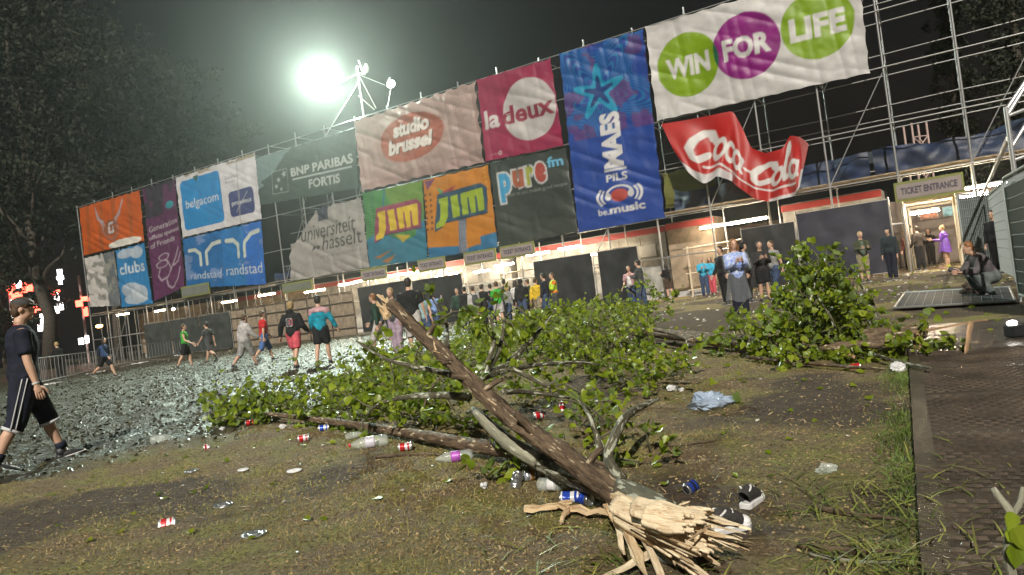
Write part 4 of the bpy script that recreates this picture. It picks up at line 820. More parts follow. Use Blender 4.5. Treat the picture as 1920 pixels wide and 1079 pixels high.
# ================================================================== TREES
barkd = mat('dark_bark', (.055, .045, .035), .85, var=.5, vscale=6, bump=.6, bscale=18)
def leaf_mat(name, c1, c2, under, rough=.35, trans=.25, isl=.4):
    m = bpy.data.materials.new(name); m.use_nodes = True; t = m.node_tree; L = t.links.new; b = t.nodes['Principled BSDF']; out = t.nodes['Material Output']
    g_ = t.nodes.new('ShaderNodeNewGeometry'); oi = t.nodes.new('ShaderNodeObjectInfo'); a = t.nodes.new('ShaderNodeMath'); a.operation = 'ADD'; L(g_.outputs['Random Per Island'], a.inputs[0]); L(oi.outputs['Random'], a.inputs[1]); f = t.nodes.new('ShaderNodeMath'); f.operation = 'FRACT'; L(a.outputs[0], f.inputs[0])
    r = t.nodes.new('ShaderNodeValToRGB'); r.color_ramp.elements[0].color = c1 + (1,); r.color_ramp.elements[1].color = c2 + (1,); L(f.outputs[0], r.inputs['Fac'])
    mx = t.nodes.new('ShaderNodeMix'); mx.data_type = 'RGBA'; L(g_.outputs['Backfacing'], mx.inputs[0]); L(r.outputs['Color'], mx.inputs[6]); mx.inputs[7].default_value = under + (1,)
    L(mx.outputs[2], b.inputs['Base Color']); b.inputs['Roughness'].default_value = rough; b.inputs['Specular IOR Level'].default_value = .5
    tr = t.nodes.new('ShaderNodeBsdfTranslucent'); L(r.outputs['Color'], tr.inputs['Color']); ms_ = t.nodes.new('ShaderNodeMixShader'); ms_.inputs['Fac'].default_value = trans; L(b.outputs[0], ms_.inputs[1]); L(tr.outputs[0], ms_.inputs[2]); L(ms_.outputs[0], out.inputs['Surface'])
    return m
LEAF = np.array([(0, 0, 0), (.34, .10, .10), (.46, .38, .12), (.28, .72, .06), (0, 1.05, -.06), (-.28, .72, .06), (-.46, .38, .12), (-.34, .10, .10), (0, .45, -.02)])
LEAFF = np.array([(0, 1, 8), (1, 2, 8), (2, 3, 8), (3, 4, 8), (4, 5, 8), (5, 6, 8), (6, 7, 8), (7, 0, 8)])
def leaf_frames(n, D, up_bias=.6):
    Y = D / (np.linalg.norm(D, axis=1, keepdims=True) + 1e-9); Nn = RNG.normal(0, 1, (n, 3)); Nn[:, 2] += up_bias * 1.2; Nn[:, 1] -= .4
    Nn -= Y * (Nn * Y).sum(1, keepdims=True); Nn /= np.linalg.norm(Nn, axis=1, keepdims=True) + 1e-9; return np.cross(Y, Nn), Y, Nn
def leaf_mesh(P, D, S, up_bias=.6, quad=False):
    n = len(P); X_, Y_, N_ = leaf_frames(n, D, up_bias); T = LEAF if not quad else np.array([(-.5, 0, 0), (0, -.1, .1), (.5, .5, -.05), (0, 1, 0)]); Fc = LEAFF if not quad else np.array([(0, 1, 2), (0, 2, 3)])
    cu = RNG.normal(0, .35, (n, 1)); cx = RNG.normal(.1, .35, (n, 1)); Tz = T[None, :, 2] + cu * (T[None, :, 1] - .3) ** 2 + cx * T[None, :, 0] ** 2 * 1.6 + RNG.normal(0, .03, (n, len(T)))      # each leaf curls its own way
    Vv = P[:, None] + S[:, None, None] * (T[None, :, 0, None] * X_[:, None] + T[None, :, 1, None] * Y_[:, None] + Tz[..., None] * N_[:, None])
    return make_mesh(Vv.reshape(-1, 3), (Fc[None] + (np.arange(n) * len(T))[:, None, None]).reshape(-1, 3))
def wander(a, b, n, amp):
    a, b = np.array(a, float), np.array(b, float); t_ = np.linspace(0, 1, n)[:, None]; P = a + (b - a) * t_; P[1:-1] += RNG.normal(0, amp, (n - 2, 3)); return P
darkleaf = leaf_mat('night_leaf', (.005, .009, .003), (.013, .022, .007), (.010, .016, .008), .8, .10)  # night darkness put into the leaf colour, since the sun lamp reaches these trees
def tree(label, base, H, r, crown, n, leaf, limbs=9, lean=(0, 0), bark=barkd):
    """crown: list of (dx,dy,z,rx,ry,rz) clumps round the trunk"""
    base = np.array([base[0], base[1], 0.]); t = thing('tree', label, 'tree', base, 0, 'trees standing behind the field')
    tip = base + np.array([lean[0], lean[1], H * .92]); tp = wander(base - UP * .1, tip, 9, r * .35); tp[0] = base - UP * .1
    MB().tube(tp, [r * 1.35] + [r * (1 - .85 * k / 8) for k in range(1, 9)], 12).build('trunk', barkd, t, True, True)
    Ps = []; Ds = []
    for k, (dx, dy, z, rx, ry, rz) in enumerate(crown):
        c_ = base + np.array([dx, dy, z]); f = np.clip(z / H * .75 - .06, .2, .85); i = f * 8; st = tp[int(i)] + (tp[min(int(i) + 1, 8)] - tp[int(i)]) * (i % 1)
        if k < limbs: MB().tube(wander(st, c_, 6, .25), [r * .42, r * .34, r * .27, r * .2, r * .13, r * .06], 7).build('limb', barkd, t, True, True)
        m_ = int(n / len(crown)); nc = max(6, m_ // 45); cc = RNG.normal(0, .52, (nc, 3)); cc *= np.array([rx, ry, rz]); q = RNG.integers(0, nc, m_)
        Ps.append(c_ + cc[q] + RNG.normal(0, 1, (m_, 3)) * np.array([rx, ry, rz]) * .16); Ds.append(RNG.normal(0, 1, (m_, 3)) + np.array([0, 0, -.6]))
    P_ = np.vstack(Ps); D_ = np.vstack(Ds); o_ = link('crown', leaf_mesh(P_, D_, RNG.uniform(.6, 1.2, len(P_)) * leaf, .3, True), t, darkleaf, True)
def round_crown(H, R, n, z0=.38):
    out = []
    for k in range(n):
        z = H * (z0 + (1 - z0) * (k + .5) / n); rr = R * math.sqrt(max(.15, 1 - ((z / H - .66) / .42) ** 2)); a = k * 2.4; d = rr * RNG.uniform(.35, .8)
        out.append((d * math.cos(a), d * math.sin(a), z, R * .42, R * .42, H * .085))
    return out
def at_px(px, dep): P_ = pd(px, 650, dep); return (P_[0], P_[1])
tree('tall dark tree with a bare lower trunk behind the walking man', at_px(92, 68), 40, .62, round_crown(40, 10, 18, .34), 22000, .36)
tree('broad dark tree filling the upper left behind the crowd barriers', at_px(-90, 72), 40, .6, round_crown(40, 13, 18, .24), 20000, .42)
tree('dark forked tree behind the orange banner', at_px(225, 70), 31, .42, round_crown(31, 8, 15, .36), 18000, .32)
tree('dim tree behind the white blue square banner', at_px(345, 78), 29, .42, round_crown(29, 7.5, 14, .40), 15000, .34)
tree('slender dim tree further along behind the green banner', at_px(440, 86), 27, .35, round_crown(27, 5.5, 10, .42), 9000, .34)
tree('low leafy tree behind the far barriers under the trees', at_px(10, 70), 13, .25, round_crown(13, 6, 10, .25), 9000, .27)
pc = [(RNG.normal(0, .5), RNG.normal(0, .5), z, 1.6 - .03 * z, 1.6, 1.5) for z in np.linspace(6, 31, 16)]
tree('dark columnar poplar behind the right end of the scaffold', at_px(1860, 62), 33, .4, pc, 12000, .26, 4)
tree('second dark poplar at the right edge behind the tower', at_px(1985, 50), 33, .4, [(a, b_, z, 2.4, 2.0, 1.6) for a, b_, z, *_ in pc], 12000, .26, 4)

# ================================================================== FALLEN TREES
def bark_mat(name, c1, c2, lich, lamt, sc=9.0):
    m = bpy.data.materials.new(name); m.use_nodes = True; t = m.node_tree; L = t.links.new; b = t.nodes['Principled BSDF']; tc = t.nodes.new('ShaderNodeAttribute'); tc.attribute_name = 'grain'
    w = t.nodes.new('ShaderNodeTexNoise'); w.inputs['Scale'].default_value = sc * 4; w.inputs['Detail'].default_value = 8; w.inputs['Roughness'].default_value = .7; L(tc.outputs['Vector'], w.inputs['Vector'])
    r = t.nodes.new('ShaderNodeValToRGB'); r.color_ramp.elements[0].position = .35; r.color_ramp.elements[1].position = .65; r.color_ramp.elements[0].color = c1 + (1,); r.color_ramp.elements[1].color = c2 + (1,); L(w.outputs['Fac'], r.inputs['Fac'])
    v = t.nodes.new('ShaderNodeTexNoise'); v.inputs['Scale'].default_value = 45; v.inputs['Detail'].default_value = 3; L(tc.outputs['Vector'], v.inputs['Vector'])
    r2 = t.nodes.new('ShaderNodeValToRGB'); r2.color_ramp.elements[0].position = .66 - lamt; r2.color_ramp.elements[1].position = .70 - lamt; L(v.outputs['Fac'], r2.inputs['Fac'])
    mx = t.nodes.new('ShaderNodeMix'); mx.data_type = 'RGBA'; L(r2.outputs['Color'], mx.inputs[0]); L(r.outputs['Color'], mx.inputs[6]); mx.inputs[7].default_value = lich + (1,); L(mx.outputs[2], b.inputs['Base Color']); b.inputs['Roughness'].default_value = .68; b.inputs['Specular IOR Level'].default_value = .3
    bp = t.nodes.new('ShaderNodeBump'); bp.inputs['Strength'].default_value = 1.0; bp.inputs['Distance'].default_value = .03; L(w.outputs['Fac'], bp.inputs['Height']); L(bp.outputs['Normal'], b.inputs['Normal'])
    return m
barkA = bark_mat('wet_brown_bark', (.040, .027, .018), (.23, .165, .11), (.55, .46, .32), .045); barkL = bark_mat('lichen_bark', (.06, .052, .035), (.17, .16, .11), (.5, .52, .42), .12); barkP = bark_mat('smooth_pale_bark', (.20, .20, .15), (.42, .41, .32), (.55, .55, .46), .05, 6)
wood = mat('fresh_split_wood', (.66, .48, .29), .65, var=.5, vscale=14, col2=(.40, .22, .10), bump=.35, bscale=30); woodp = mat('pale_split_wood', (.78, .64, .44), .65, var=.45, vscale=16, col2=(.55, .38, .20), bump=.3, bscale=30)
def grain_mat(name, dark, light):
    m = bpy.data.materials.new(name); m.use_nodes = True; t = m.node_tree; L = t.links.new; b = t.nodes['Principled BSDF']; a = t.nodes.new('ShaderNodeAttribute'); a.attribute_name = 'grain'
    n = t.nodes.new('ShaderNodeTexNoise'); n.inputs['Scale'].default_value = 95; n.inputs['Detail'].default_value = 6; n.inputs['Roughness'].default_value = .7; L(a.outputs['Vector'], n.inputs['Vector'])
    r = t.nodes.new('ShaderNodeValToRGB'); r.color_ramp.elements[0].position = .33; r.color_ramp.elements[1].position = .52; r.color_ramp.elements[0].color = dark + (1,); r.color_ramp.elements[1].color = light + (1,); L(n.outputs['Fac'], r.inputs['Fac']); L(r.outputs['Color'], b.inputs['Base Color']); b.inputs['Roughness'].default_value = .7
    bp = t.nodes.new('ShaderNodeBump'); bp.inputs['Strength'].default_value = .8; bp.inputs['Distance'].default_value = .012; L(n.outputs['Fac'], bp.inputs['Height']); L(bp.outputs['Normal'], b.inputs['Normal']); return m
wood = grain_mat('split_wood_grain', (.30, .16, .07), (.66, .50, .31)); woodp = grain_mat('pale_wood_grain', (.42, .26, .12), (.80, .67, .48))
def set_grain(o_, G_): a = o_.data.attributes.new('grain', 'FLOAT_VECTOR', 'POINT'); a.data.foreach_set('vector', np.asarray(G_, np.float32).ravel()); return o_
leafA = leaf_mat('poplar_leaf', (.12, .185, .008), (.29, .35, .030), (.20, .28, .09), .36, .48)
def limb(name, pts, m, parent, n=14, dens=7, rough=.08, world=True):
    """pts: (world point, radius); resampled, knobbly bark with a few ridges"""
    P_ = np.array([p for p, r in pts], float); R_ = np.array([r for p, r in pts]); k = len(P_); tt = np.linspace(0, k - 1, (k - 1) * dens + 1)
    def cr(a):          # Catmull-Rom
        out = []
        for x in tt:
            i = min(int(x), k - 2); f = x - i; p0, p1, p2, p3 = a[max(i - 1, 0)], a[i], a[i + 1], a[min(i + 2, k - 1)]
            out.append(.5 * ((2 * p1) + (p2 - p0) * f + (2 * p0 - 5 * p1 + 4 * p2 - p3) * f * f + (3 * p1 - p0 - 3 * p2 + p3) * f ** 3))
        return np.array(out)
    C_ = cr(P_); Rr = np.maximum(cr(R_), .0025); b = MB().tube(C_, list(Rr), n); A = np.array(b.V).reshape(len(C_), n, 3); jj = np.arange(n)[None]; ii = np.arange(len(C_))[:, None]
    f = 1 + rough * (vnoise(jj * 1.7 + 0 * ii, ii * .25, int(abs(P_[0][0] * 50)) % 90) * 1.6 + vnoise(jj * 5.1, ii * .9, 3)); A = C_[:, None] + (A - C_[:, None]) * f[..., None]; b.V = [tuple(v) for v in A.reshape(-1, 3)]
    o_ = b.build(name, m, parent, world, True); ln = np.concatenate([[0], np.cumsum(np.linalg.norm(np.diff(C_, axis=0), axis=1))]); a = 2 * math.pi * np.arange(n) / n; rm = float(np.mean(Rr))
    G_ = np.stack([np.broadcast_to(np.cos(a) * rm, (len(C_), n)), np.broadcast_to(np.sin(a) * rm, (len(C_), n)), np.broadcast_to(ln[:, None] * .22, (len(C_), n))], -1)
    at_ = o_.data.attributes.new('grain', 'FLOAT_VECTOR', 'POINT'); at_.data.foreach_set('vector', G_.astype(np.float32).ravel()); return o_, C_
def shard(name, A, Bq, w, th, m, parent, world=True):
    """a split of wood: ragged tapering prism from A to B"""
    A, Bq = np.array(A, float), np.array(Bq, float); d = Bq - A; L_ = np.linalg.norm(d); d = d / L_; s = np.cross(d, UP); s /= np.linalg.norm(s) + 1e-9; u = np.cross(s, d); b = MB(); k = 7; V_ = []
    for i in range(k):
        f = i / (k - 1); ww = w * (1 - .25 * f) * RNG.uniform(.75, 1.15) * (1 if i < k - 1 else RNG.uniform(.15, .6)); hh = th * RNG.uniform(.6, 1.2) * (1 - .4 * f); c_ = A + d * L_ * f + s * RNG.normal(0, w * .10) + u * RNG.normal(0, th * .2)
        V_ += [c_ - s * ww / 2 - u * hh / 2, c_ + s * ww / 2 - u * hh * .4, c_ + s * ww * .42 + u * hh * .5, c_ - s * ww * .05 + u * hh * .35, c_ - s * ww * .45 + u * hh * .55]
    Fc = [(i * 5 + j, i * 5 + (j + 1) % 5, (i + 1) * 5 + (j + 1) % 5, (i + 1) * 5 + j) for i in range(k - 1) for j in range(5)] + [(4, 3, 2, 1, 0), tuple(5 * (k - 1) + j for j in range(5))]
    b.add(V_, Fc); sx_ = RNG.uniform(0, 9); return set_grain(b.build(name, m, parent, world), [(sx_ + w * .3 * math.cos(j_ * 1.26), w * .3 * math.sin(j_ * 1.26), L_ * i / (k - 1) * .09) for i in range(k) for j_ in range(5)])
def foliage(t, twigs, leafsize, m, twigm, nparts=300, per=(8, 15)):
    """twigs: (start, direction, length); 300 leaves nearest the viewer's ground become parts, the rest one part"""
    Ps, Ds, tw = [], [], MB()
    for a, d, l in twigs:
        d = d / (np.linalg.norm(d) + 1e-9); pts = [a]
        for k in range(4): d = d + RNG.normal(0, .22, 3) + np.array([0, 0, -.05]); d /= np.linalg.norm(d); q = pts[-1] + d * l / 4; q[2] = max(q[2], float(gz(q[0], q[1])) + .02); pts.append(q)
        tw.tube(pts, [.008, .007, .005, .004, .002], 4, cap=False); n = RNG.integers(*per)
        for k in range(n):
            f = RNG.uniform(.8, 4); i = min(int(f), 3); p = pts[i] + (pts[i + 1] - pts[i]) * (f - i) + RNG.normal(0, .03, 3); dd = d * .5 + RNG.normal(0, .7, 3) + np.array([0, 0, -.25]); p[2] = max(p[2], float(gz(p[0], p[1])) + .03); Ps.append(p); Ds.append(dd)
    P_ = np.array(Ps); D_ = np.array(Ds); S_ = RNG.uniform(.45, 1.25, len(P_)) * leafsize
    o_ = tw.build('twigs', twigm, t, True); o_['kind'] = 'stuff'
    near = np.argsort(np.hypot(P_[:, 0], P_[:, 1]) - .6 * P_[:, 2]); sel = near[:nparts]; rest = near[nparts:]
    if len(rest): o_ = link('leaves', leaf_mesh(P_[rest], D_[rest], S_[rest]), t, m, True); o_['kind'] = 'stuff'
    bases = []
    for k in range(6):
        T = LEAF.copy(); T[:, 2] += .10 * T[:, 1] ** 2 * (k % 3 - 1) + .05 * RNG.normal(0, 1, len(T)); T[:, 0] *= RNG.uniform(.85, 1.1); me = make_mesh(T, LEAFF); me.materials.append(m); bases.append(me)
    X_, Y_, N_ = leaf_frames(len(sel), D_[sel])
    for k, i in enumerate(sel):
        M = Matrix.Identity(4)
        for r in range(3): M[r][0], M[r][1], M[r][2], M[r][3] = X_[k][r] * S_[i], Y_[k][r] * S_[i], N_[k][r] * S_[i], P_[i][r]
        link('leaf', bases[k % 6], t, None, True, M)
def in_poly(P_, poly):
    ins = np.zeros(len(P_), bool); n = len(poly)
    for i in range(n):
        (xa, ya), (xb_, yb) = poly[i], poly[(i + 1) % n]; ins ^= ((ya > P_[:, 1]) != (yb > P_[:, 1])) & (P_[:, 0] < (xb_ - xa) * (P_[:, 1] - ya) / (yb - ya + 1e-12) + xa)
    return ins
# ---- tree A: propped trunk with splintered butt
tA = thing('fallen_tree', 'broken poplar limb with splintered pale butt propped over its leafy crown', 'fallen tree', gp(1240, 985))
trunk, tc_ = limb('trunk', [(pd(1225, 972, 3.3), .056), (pd(1160, 928, 3.45), .060), (pd(1060, 856, 3.75), .053), (pd(1010, 822, 3.9), .047), (pd(950, 778, 4.08), .049), (pd(855, 688, 4.4), .042), (pd(830, 664, 4.48), .046), (pd(780, 617, 4.7), .040), (pd(733, 570, 4.88), .038)], barkA, tA, 26, 12, .26)
for px, py, dp, dx, dz in ((1095, 880, 3.62, .10, .10), (1000, 812, 3.9, -.09, .12), (905, 735, 4.2, .12, .06), (880, 710, 4.3, -.10, .03), (800, 640, 4.6, .07, .10)):      # snapped side stubs
    a = pd(px, py, dp); limb('stub', [(a, .024), (a + np.array([dx * .5, -.02, dz * .6]), .018), (a + np.array([dx, -.03, dz]), .013)], barkA, tA, 9, 5, .2)
for k in range(9):          # strips of bark peeling off
    f = RNG.uniform(.1, .85); i = int(f * (len(tc_) - 6)); a = tc_[i] + np.array([RNG.normal(0, .02), -.045, .02]); b_ = tc_[i + 5] + np.array([RNG.normal(0, .03), -.06, RNG.uniform(-.01, .04)]); shard('bark_strip', a, b_, .012, .004, wood if k % 2 else barkA, tA)
for k in range(7): shard('splinter', pd(742 - k * 3, 578 + k * 3, 4.87), pd(708 + 9 * (k % 3), 553 + 6 * k % 23, 4.95 + .02 * k), .035, .02, wood, tA)
def zpt(px, py, z): return pz(px, py, z)
stem, _ = limb('branch', [(zpt(1255, 965, .11), .062), (zpt(1190, 935, .12), .066), (zpt(1110, 905, .12), .062), (zpt(1040, 878, .13), .058), (zpt(1000, 858, .15), .055)], barkL, tA, 18, 10, .12)
limb('branch', [(zpt(1015, 866, .14), .055), (zpt(960, 846, .12), .052), (zpt(880, 834, .10), .050), (zpt(780, 815, .10), .044), (zpt(660, 796, .10), .036), (zpt(560, 783, .12), .028), (zpt(490, 775, .14), .018)], barkA, tA, 14, 10, .10)
limb('branch', [(zpt(1010, 862, .17), .050), (zpt(965, 838, .24), .046), (zpt(925, 805, .33), .038), (zpt(900, 780, .40), .030), (zpt(888, 768, .42), .020)], barkP, tA, 16, 9, .06)
hub = pd(905, 705, 6.0)
BR = [[(905, 705, 6.0, .03), (918, 672, 6.1, .024), (926, 640, 6.2, .019), (922, 605, 6.25, .013), (914, 592, 6.25, .008)],
      [(905, 705, 6.0, .03), (930, 670, 6.2, .022), (942, 630, 6.35, .016), (946, 600, 6.4, .012), (968, 575, 6.5, .007)],
      [(905, 705, 6.0, .032), (945, 685, 6.3, .026), (985, 650, 6.6, .021), (1018, 612, 6.9, .015), (1046, 578, 7.1, .008)],
      [(895, 712, 5.9, .03), (950, 694, 6.3, .026), (1010, 684, 6.6, .02), (1090, 680, 7.0, .013), (1150, 690, 7.2, .007)],
      [(880, 712, 5.4, .03), (835, 700, 5.6, .025), (780, 688, 5.9, .02), (730, 676, 6.1, .015), (690, 655, 6.3, .010), (668, 640, 6.4, .006)],
      [(880, 745, 5.2, .03), (800, 742, 5.6, .024), (735, 750, 6.0, .018), (700, 765, 6.2, .012), (680, 790, 6.3, .007)],
      [(835, 650, 4.6, .03), (838, 620, 5.0, .016), (836, 605, 5.0, .012), (828, 598, 5.0, .006)],
      [(960, 690, 6.0, .022), (1000, 712, 6.0, .018), (1030, 725, 6.0, .012), (1060, 720, 6.1, .006)],
      [(945, 735, 5.2, .022), (985, 735, 5.4, .018), (1060, 745, 5.6, .012), (1120, 755, 5.8, .006)]]
for b_ in BR: limb('branch', [(pd(x, y, d), r) for x, y, d, r in b_], barkL, tA, 9, 6, .12)
# snapped branch at the right of the trunk
for b_ in ([(1165, 900, .05, .028), (1140, 860, .12, .030), (1150, 825, .2, .031), (1175, 780, .28, .028), (1215, 757, .26, .018), (1235, 748, .25, .010)], [(1128, 850, .13, .028), (1118, 815, .22, .020), (1106, 785, .32, .016), (1096, 765, .36, .010), (1085, 750, .4, .006)], [(1160, 885, .06, .02), (1110, 865, .1, .016), (1070, 855, .12, .010), (1040, 845, .12, .006)], [(1170, 895, .05, .02), (1125, 880, .06, .016), (1075, 868, .07, .012)]):
    limb('branch', [(zpt(x, y, z), r) for x, y, z, r in b_], barkL if b_[0][3] > .025 else barkA, tA, 11, 6, .14)
# butt splinters
bc = zpt(1200, 955, .14)
def plate(A, Bq, wA, wB, m, seed, curl=.03):
    """a broad torn sheet of wood: grooved along the grain, ragged at the far end"""
    A, Bq = np.array(A, float), np.array(Bq, float); d = Bq - A; L_ = np.linalg.norm(d); d /= L_; sd_ = np.cross(d, UP); sd_ /= np.linalg.norm(sd_); u_ = np.cross(sd_, d); nu, nv = 30, 90
    u, v = np.meshgrid(np.linspace(0, 1, nu), np.linspace(-1, 1, nv)); rag = 1 - .42 * (.5 + vnoise(v * 2.6, v * 0, seed)) - .13 * (.5 + vnoise(v * 17, v * 0, seed + 1)) - .09 * (.5 + vnoise(v * 44, v * 0, seed + 2)); uu = u * rag * 1.12
    w = (wA + (wB - wA) * u) * .5; hgt = .012 * vnoise(v * 5, u * 1.2, seed + 2) + .012 * vnoise(v * 24, u * 1.8, seed + 3) - curl * v * v + .03 * vnoise(v * 1.5, u * 3, seed + 4)
    T_ = A + (uu * L_)[..., None] * d + (v * w)[..., None] * sd_ + hgt[..., None] * u_; B_ = T_ - (.010 + .014 * (1 - u))[..., None] * u_; nn_ = nu * nv; idx = (np.arange(nv - 1)[:, None] * nu + np.arange(nu - 1)[None]).ravel(); F1 = np.stack([idx, idx + 1, idx + nu + 1, idx + nu], 1); F2 = F1[:, ::-1] + nn_
    rim = list(range(nu)) + [nu * k + nu - 1 for k in range(1, nv)] + [nu * (nv - 1) + k for k in range(nu - 2, -1, -1)] + [nu * k for k in range(nv - 2, 0, -1)]; rm_ = np.array(rim); nx_r = np.roll(rm_, -1); F3 = np.stack([rm_, rm_ + nn_, nx_r + nn_, nx_r], 1)
    G_ = np.stack([v * w + seed, hgt, uu * L_ * .09], -1).reshape(-1, 3); set_grain(obj('split_sheet', np.vstack([T_.reshape(-1, 3), B_.reshape(-1, 3)]), np.vstack([F1, F2, F3]), m, tA, True), np.vstack([G_, G_]))
plate(zpt(1160, 935, .20), zpt(1385, 1010, .15), .12, .30, woodp, 3); plate(zpt(1195, 940, .24), zpt(1350, 972, .24), .10, .18, woodp, 9, .02); plate(zpt(1165, 950, .17), zpt(1350, 1035, .10), .10, .20, woodp, 15); plate(zpt(1215, 948, .27), zpt(1310, 962, .26), .12, .13, woodp, 33, .05); plate(zpt(1190, 965, .09), zpt(1325, 1085, .03), .05, .09, woodp, 21, .01)
fan = [((1150, 925, .18), (1300, 975, .20), .04, .02), ((1230, 950, .22), (1385, 985, .16), .035, .015), ((1175, 968, .11), (1365, 1110, .03), .035, .018), ((1165, 962, .12), (1215, 1085, .03), .04, .015), ((1160, 960, .11), (1195, 1060, .04), .03, .014), ((1150, 950, .12), (1170, 1040, .04), .028, .014), ((1135, 945, .12), (1168, 1015, .03), .022, .012), ((1190, 965, .12), (1250, 1100, .03), .035, .016), ((1220, 1035, .05), (1130, 1085, .03), .035, .016),
       ((1250, 975, .19), (1360, 1008, .17), .02, .012), ((1230, 985, .13), (1320, 1030, .10), .02, .012), ((1290, 985, .17), (1392, 1012, .12), .03, .012), ((1225, 1000, .11), (1300, 1060, .07), .018, .012), ((1262, 957, .22), (1292, 940, .27), .03, .012), ((1270, 1010, .1), (1350, 1060, .05), .02, .012), ((1330, 985, .18), (1290, 1015, .2), .012, .008)]
for k, (a, b_, w, th) in enumerate(fan): shard('splinter', zpt(*a), zpt(*b_), w, th, woodp if k % 3 else wood, tA)
for k in range(12):
    a = RNG.uniform(0, 1); x = 1170 + 90 * RNG.random(); y = 940 + 50 * RNG.random(); shard('splinter', zpt(x, y, .12 + .09 * RNG.random()), zpt(x + 70 + 90 * RNG.random(), y + 10 + 65 * a, .07 + .11 * RNG.random()), RNG.uniform(.004, .014), RNG.uniform(.004, .008), woodp if RNG.random() < .6 else wood, tA)
polyA = [pz(*q)[:2] for q in ((395, 800), (480, 765), (560, 750), (640, 720), (700, 690), (790, 668), (880, 640), (960, 622), (1060, 612), (1180, 610), (1250, 618), (1262, 640), (1150, 668), (1290, 715), (1370, 735), (1340, 765), (1230, 785), (1200, 850), (1100, 850), (980, 830), (700, 815), (520, 800))]
PA = np.array(polyA); tw = []
cand = np.column_stack([RNG.uniform(PA[:, 0].min(), PA[:, 0].max(), 9000), RNG.uniform(PA[:, 1].min(), PA[:, 1].max(), 9000)]); cand = cand[in_poly(cand, polyA)]
dn = np.clip(.15 + 2.3 * fbm(cand[:, 0] * 1.1, cand[:, 1] * .8, 3, 61), .03, 1) * np.clip(9 / cand[:, 1], .35, 1); cand = cand[RNG.random(len(cand)) < dn][:1350]
for x, y in cand:
    hmax = .10 + .34 * math.exp(-((x - .2 - (y - 6) * .08) / 1.3) ** 2) * (1 if y > 5 else .5) + (.16 if y > 11 and x > -1 else 0)
    a = np.array([x, y, RNG.random() ** 1.3 * hmax + .03]); d = np.array([RNG.normal(0, 1), RNG.normal(0, 1), RNG.uniform(.1, .8)]); tw.append((a, d, RNG.uniform(.2, .55) * (1 if y < 9 else 1.35)))
for px, py in ((985, 900), (960, 890), (1005, 905), (1180, 860), (1200, 875), (1220, 850), (1170, 840), (930, 905), (1230, 870)): tw.append((gp(px, py, .03), np.array([RNG.normal(), RNG.normal(), .8]), .25))
for b_ in BR:
    for x, y, d, r in b_[2:]:
        for k in range(2): tw.append((pd(x, y, d), RNG.normal(0, 1, 3), .35))
for k in range(46):         # long bare twigs poking out of the crown
    x, y = cand[RNG.integers(0, len(cand))]; a = np.array([x, y, .08 + .2 * RNG.random()]); d = np.array([RNG.normal(0, .7), RNG.normal(0, .7), RNG.uniform(-.05, .6)]); d /= np.linalg.norm(d); l = RNG.uniform(.4, 1.0)
    limb('branch', [(a, .011), (a + d * l * .35 + RNG.normal(0, .03, 3), .009), (a + d * l * .7 + RNG.normal(0, .05, 3), .006), (a + d * l + RNG.normal(0, .06, 3), .003)], barkL if k % 2 else barkA, tA, 6, 4)
foliage(tA, tw, .074, leafA, barkL)
# ---- tree B: lying trunk behind, leafy mound at its right end
tB = thing('fallen_tree', 'second fallen poplar lying behind with a tall leafy mound at its broken end', 'fallen tree', gp(1500, 660))
limb('trunk', [(zpt(1095, 632, .20), .05), (zpt(1170, 622, .22), .07), (zpt(1260, 628, .18), .085), (zpt(1370, 640, .14), .095), (zpt(1480, 645, .13), .105), (zpt(1590, 640, .14), .11), (zpt(1690, 630, .16), .10), (zpt(1730, 622, .18), .07)], barkA, tB, 18, 10, .14)
limb('branch', [(zpt(1300, 640, .2), .035), (zpt(1265, 626, .25), .04), (zpt(1225, 618, .3), .03), (zpt(1215, 622, .3), .012)], barkA, tB, 10, 6)
limb('branch', [(zpt(1490, 655, .12), .05), (zpt(1600, 648, .14), .045), (zpt(1700, 645, .1), .035), (zpt(1745, 650, .06), .02)], barkA, tB, 10, 6)
for pts in ([(1640, 618, 8.6, .035), (1620, 585, 8.5, .028), (1590, 545, 8.4, .02), (1560, 505, 8.35, .012), (1545, 490, 8.3, .006)], [(1655, 612, 8.6, .03), (1630, 560, 8.7, .02), (1600, 515, 8.7, .012)], [(1500, 640, 8.4, .03), (1515, 580, 8.4, .02), (1530, 520, 8.4, .012), (1535, 480, 8.4, .006)], [(1480, 640, 8.6, .03), (1462, 570, 8.8, .02), (1440, 530, 8.9, .01)], [(1380, 640, 9.6, .02), (1375, 600, 9.8, .012), (1400, 560, 10, .006)], [(1570, 640, 8.0, .025), (1560, 600, 8, .016), (1535, 560, 8, .008)]): limb('branch', [(pd(x, y, d), r) for x, y, d, r in pts], barkL, tB, 9, 6)
for a, b_, w in (((1700, 640, .15), (1730, 622, .2), .06), ((1690, 645, .12), (1735, 655, .08), .05), ((1660, 640, .15), (1720, 638, .14), .05), ((1715, 622, .2), (1850, 600, .3), .05), ((1822, 605, .28), (1808, 665, .02), .04), ((1590, 662, .1), (1602, 672, .05), .05)): shard('splinter', zpt(*a), zpt(*b_), w, .03, mat('weathered_split', (.36, .23, .13), .6, var=.4, vscale=8), tB)
limb('branch', [(zpt(1640, 665, .06), .02), (zpt(1690, 680, .05), .016), (zpt(1745, 690, .08), .01)], barkL, tB, 8, 5); limb('branch', [(zpt(1400, 670, .05), .02), (zpt(1520, 682, .04), .02), (zpt(1620, 690, .04), .014), (zpt(1660, 692, .04), .008)], barkA, tB, 8, 5)
tw = []
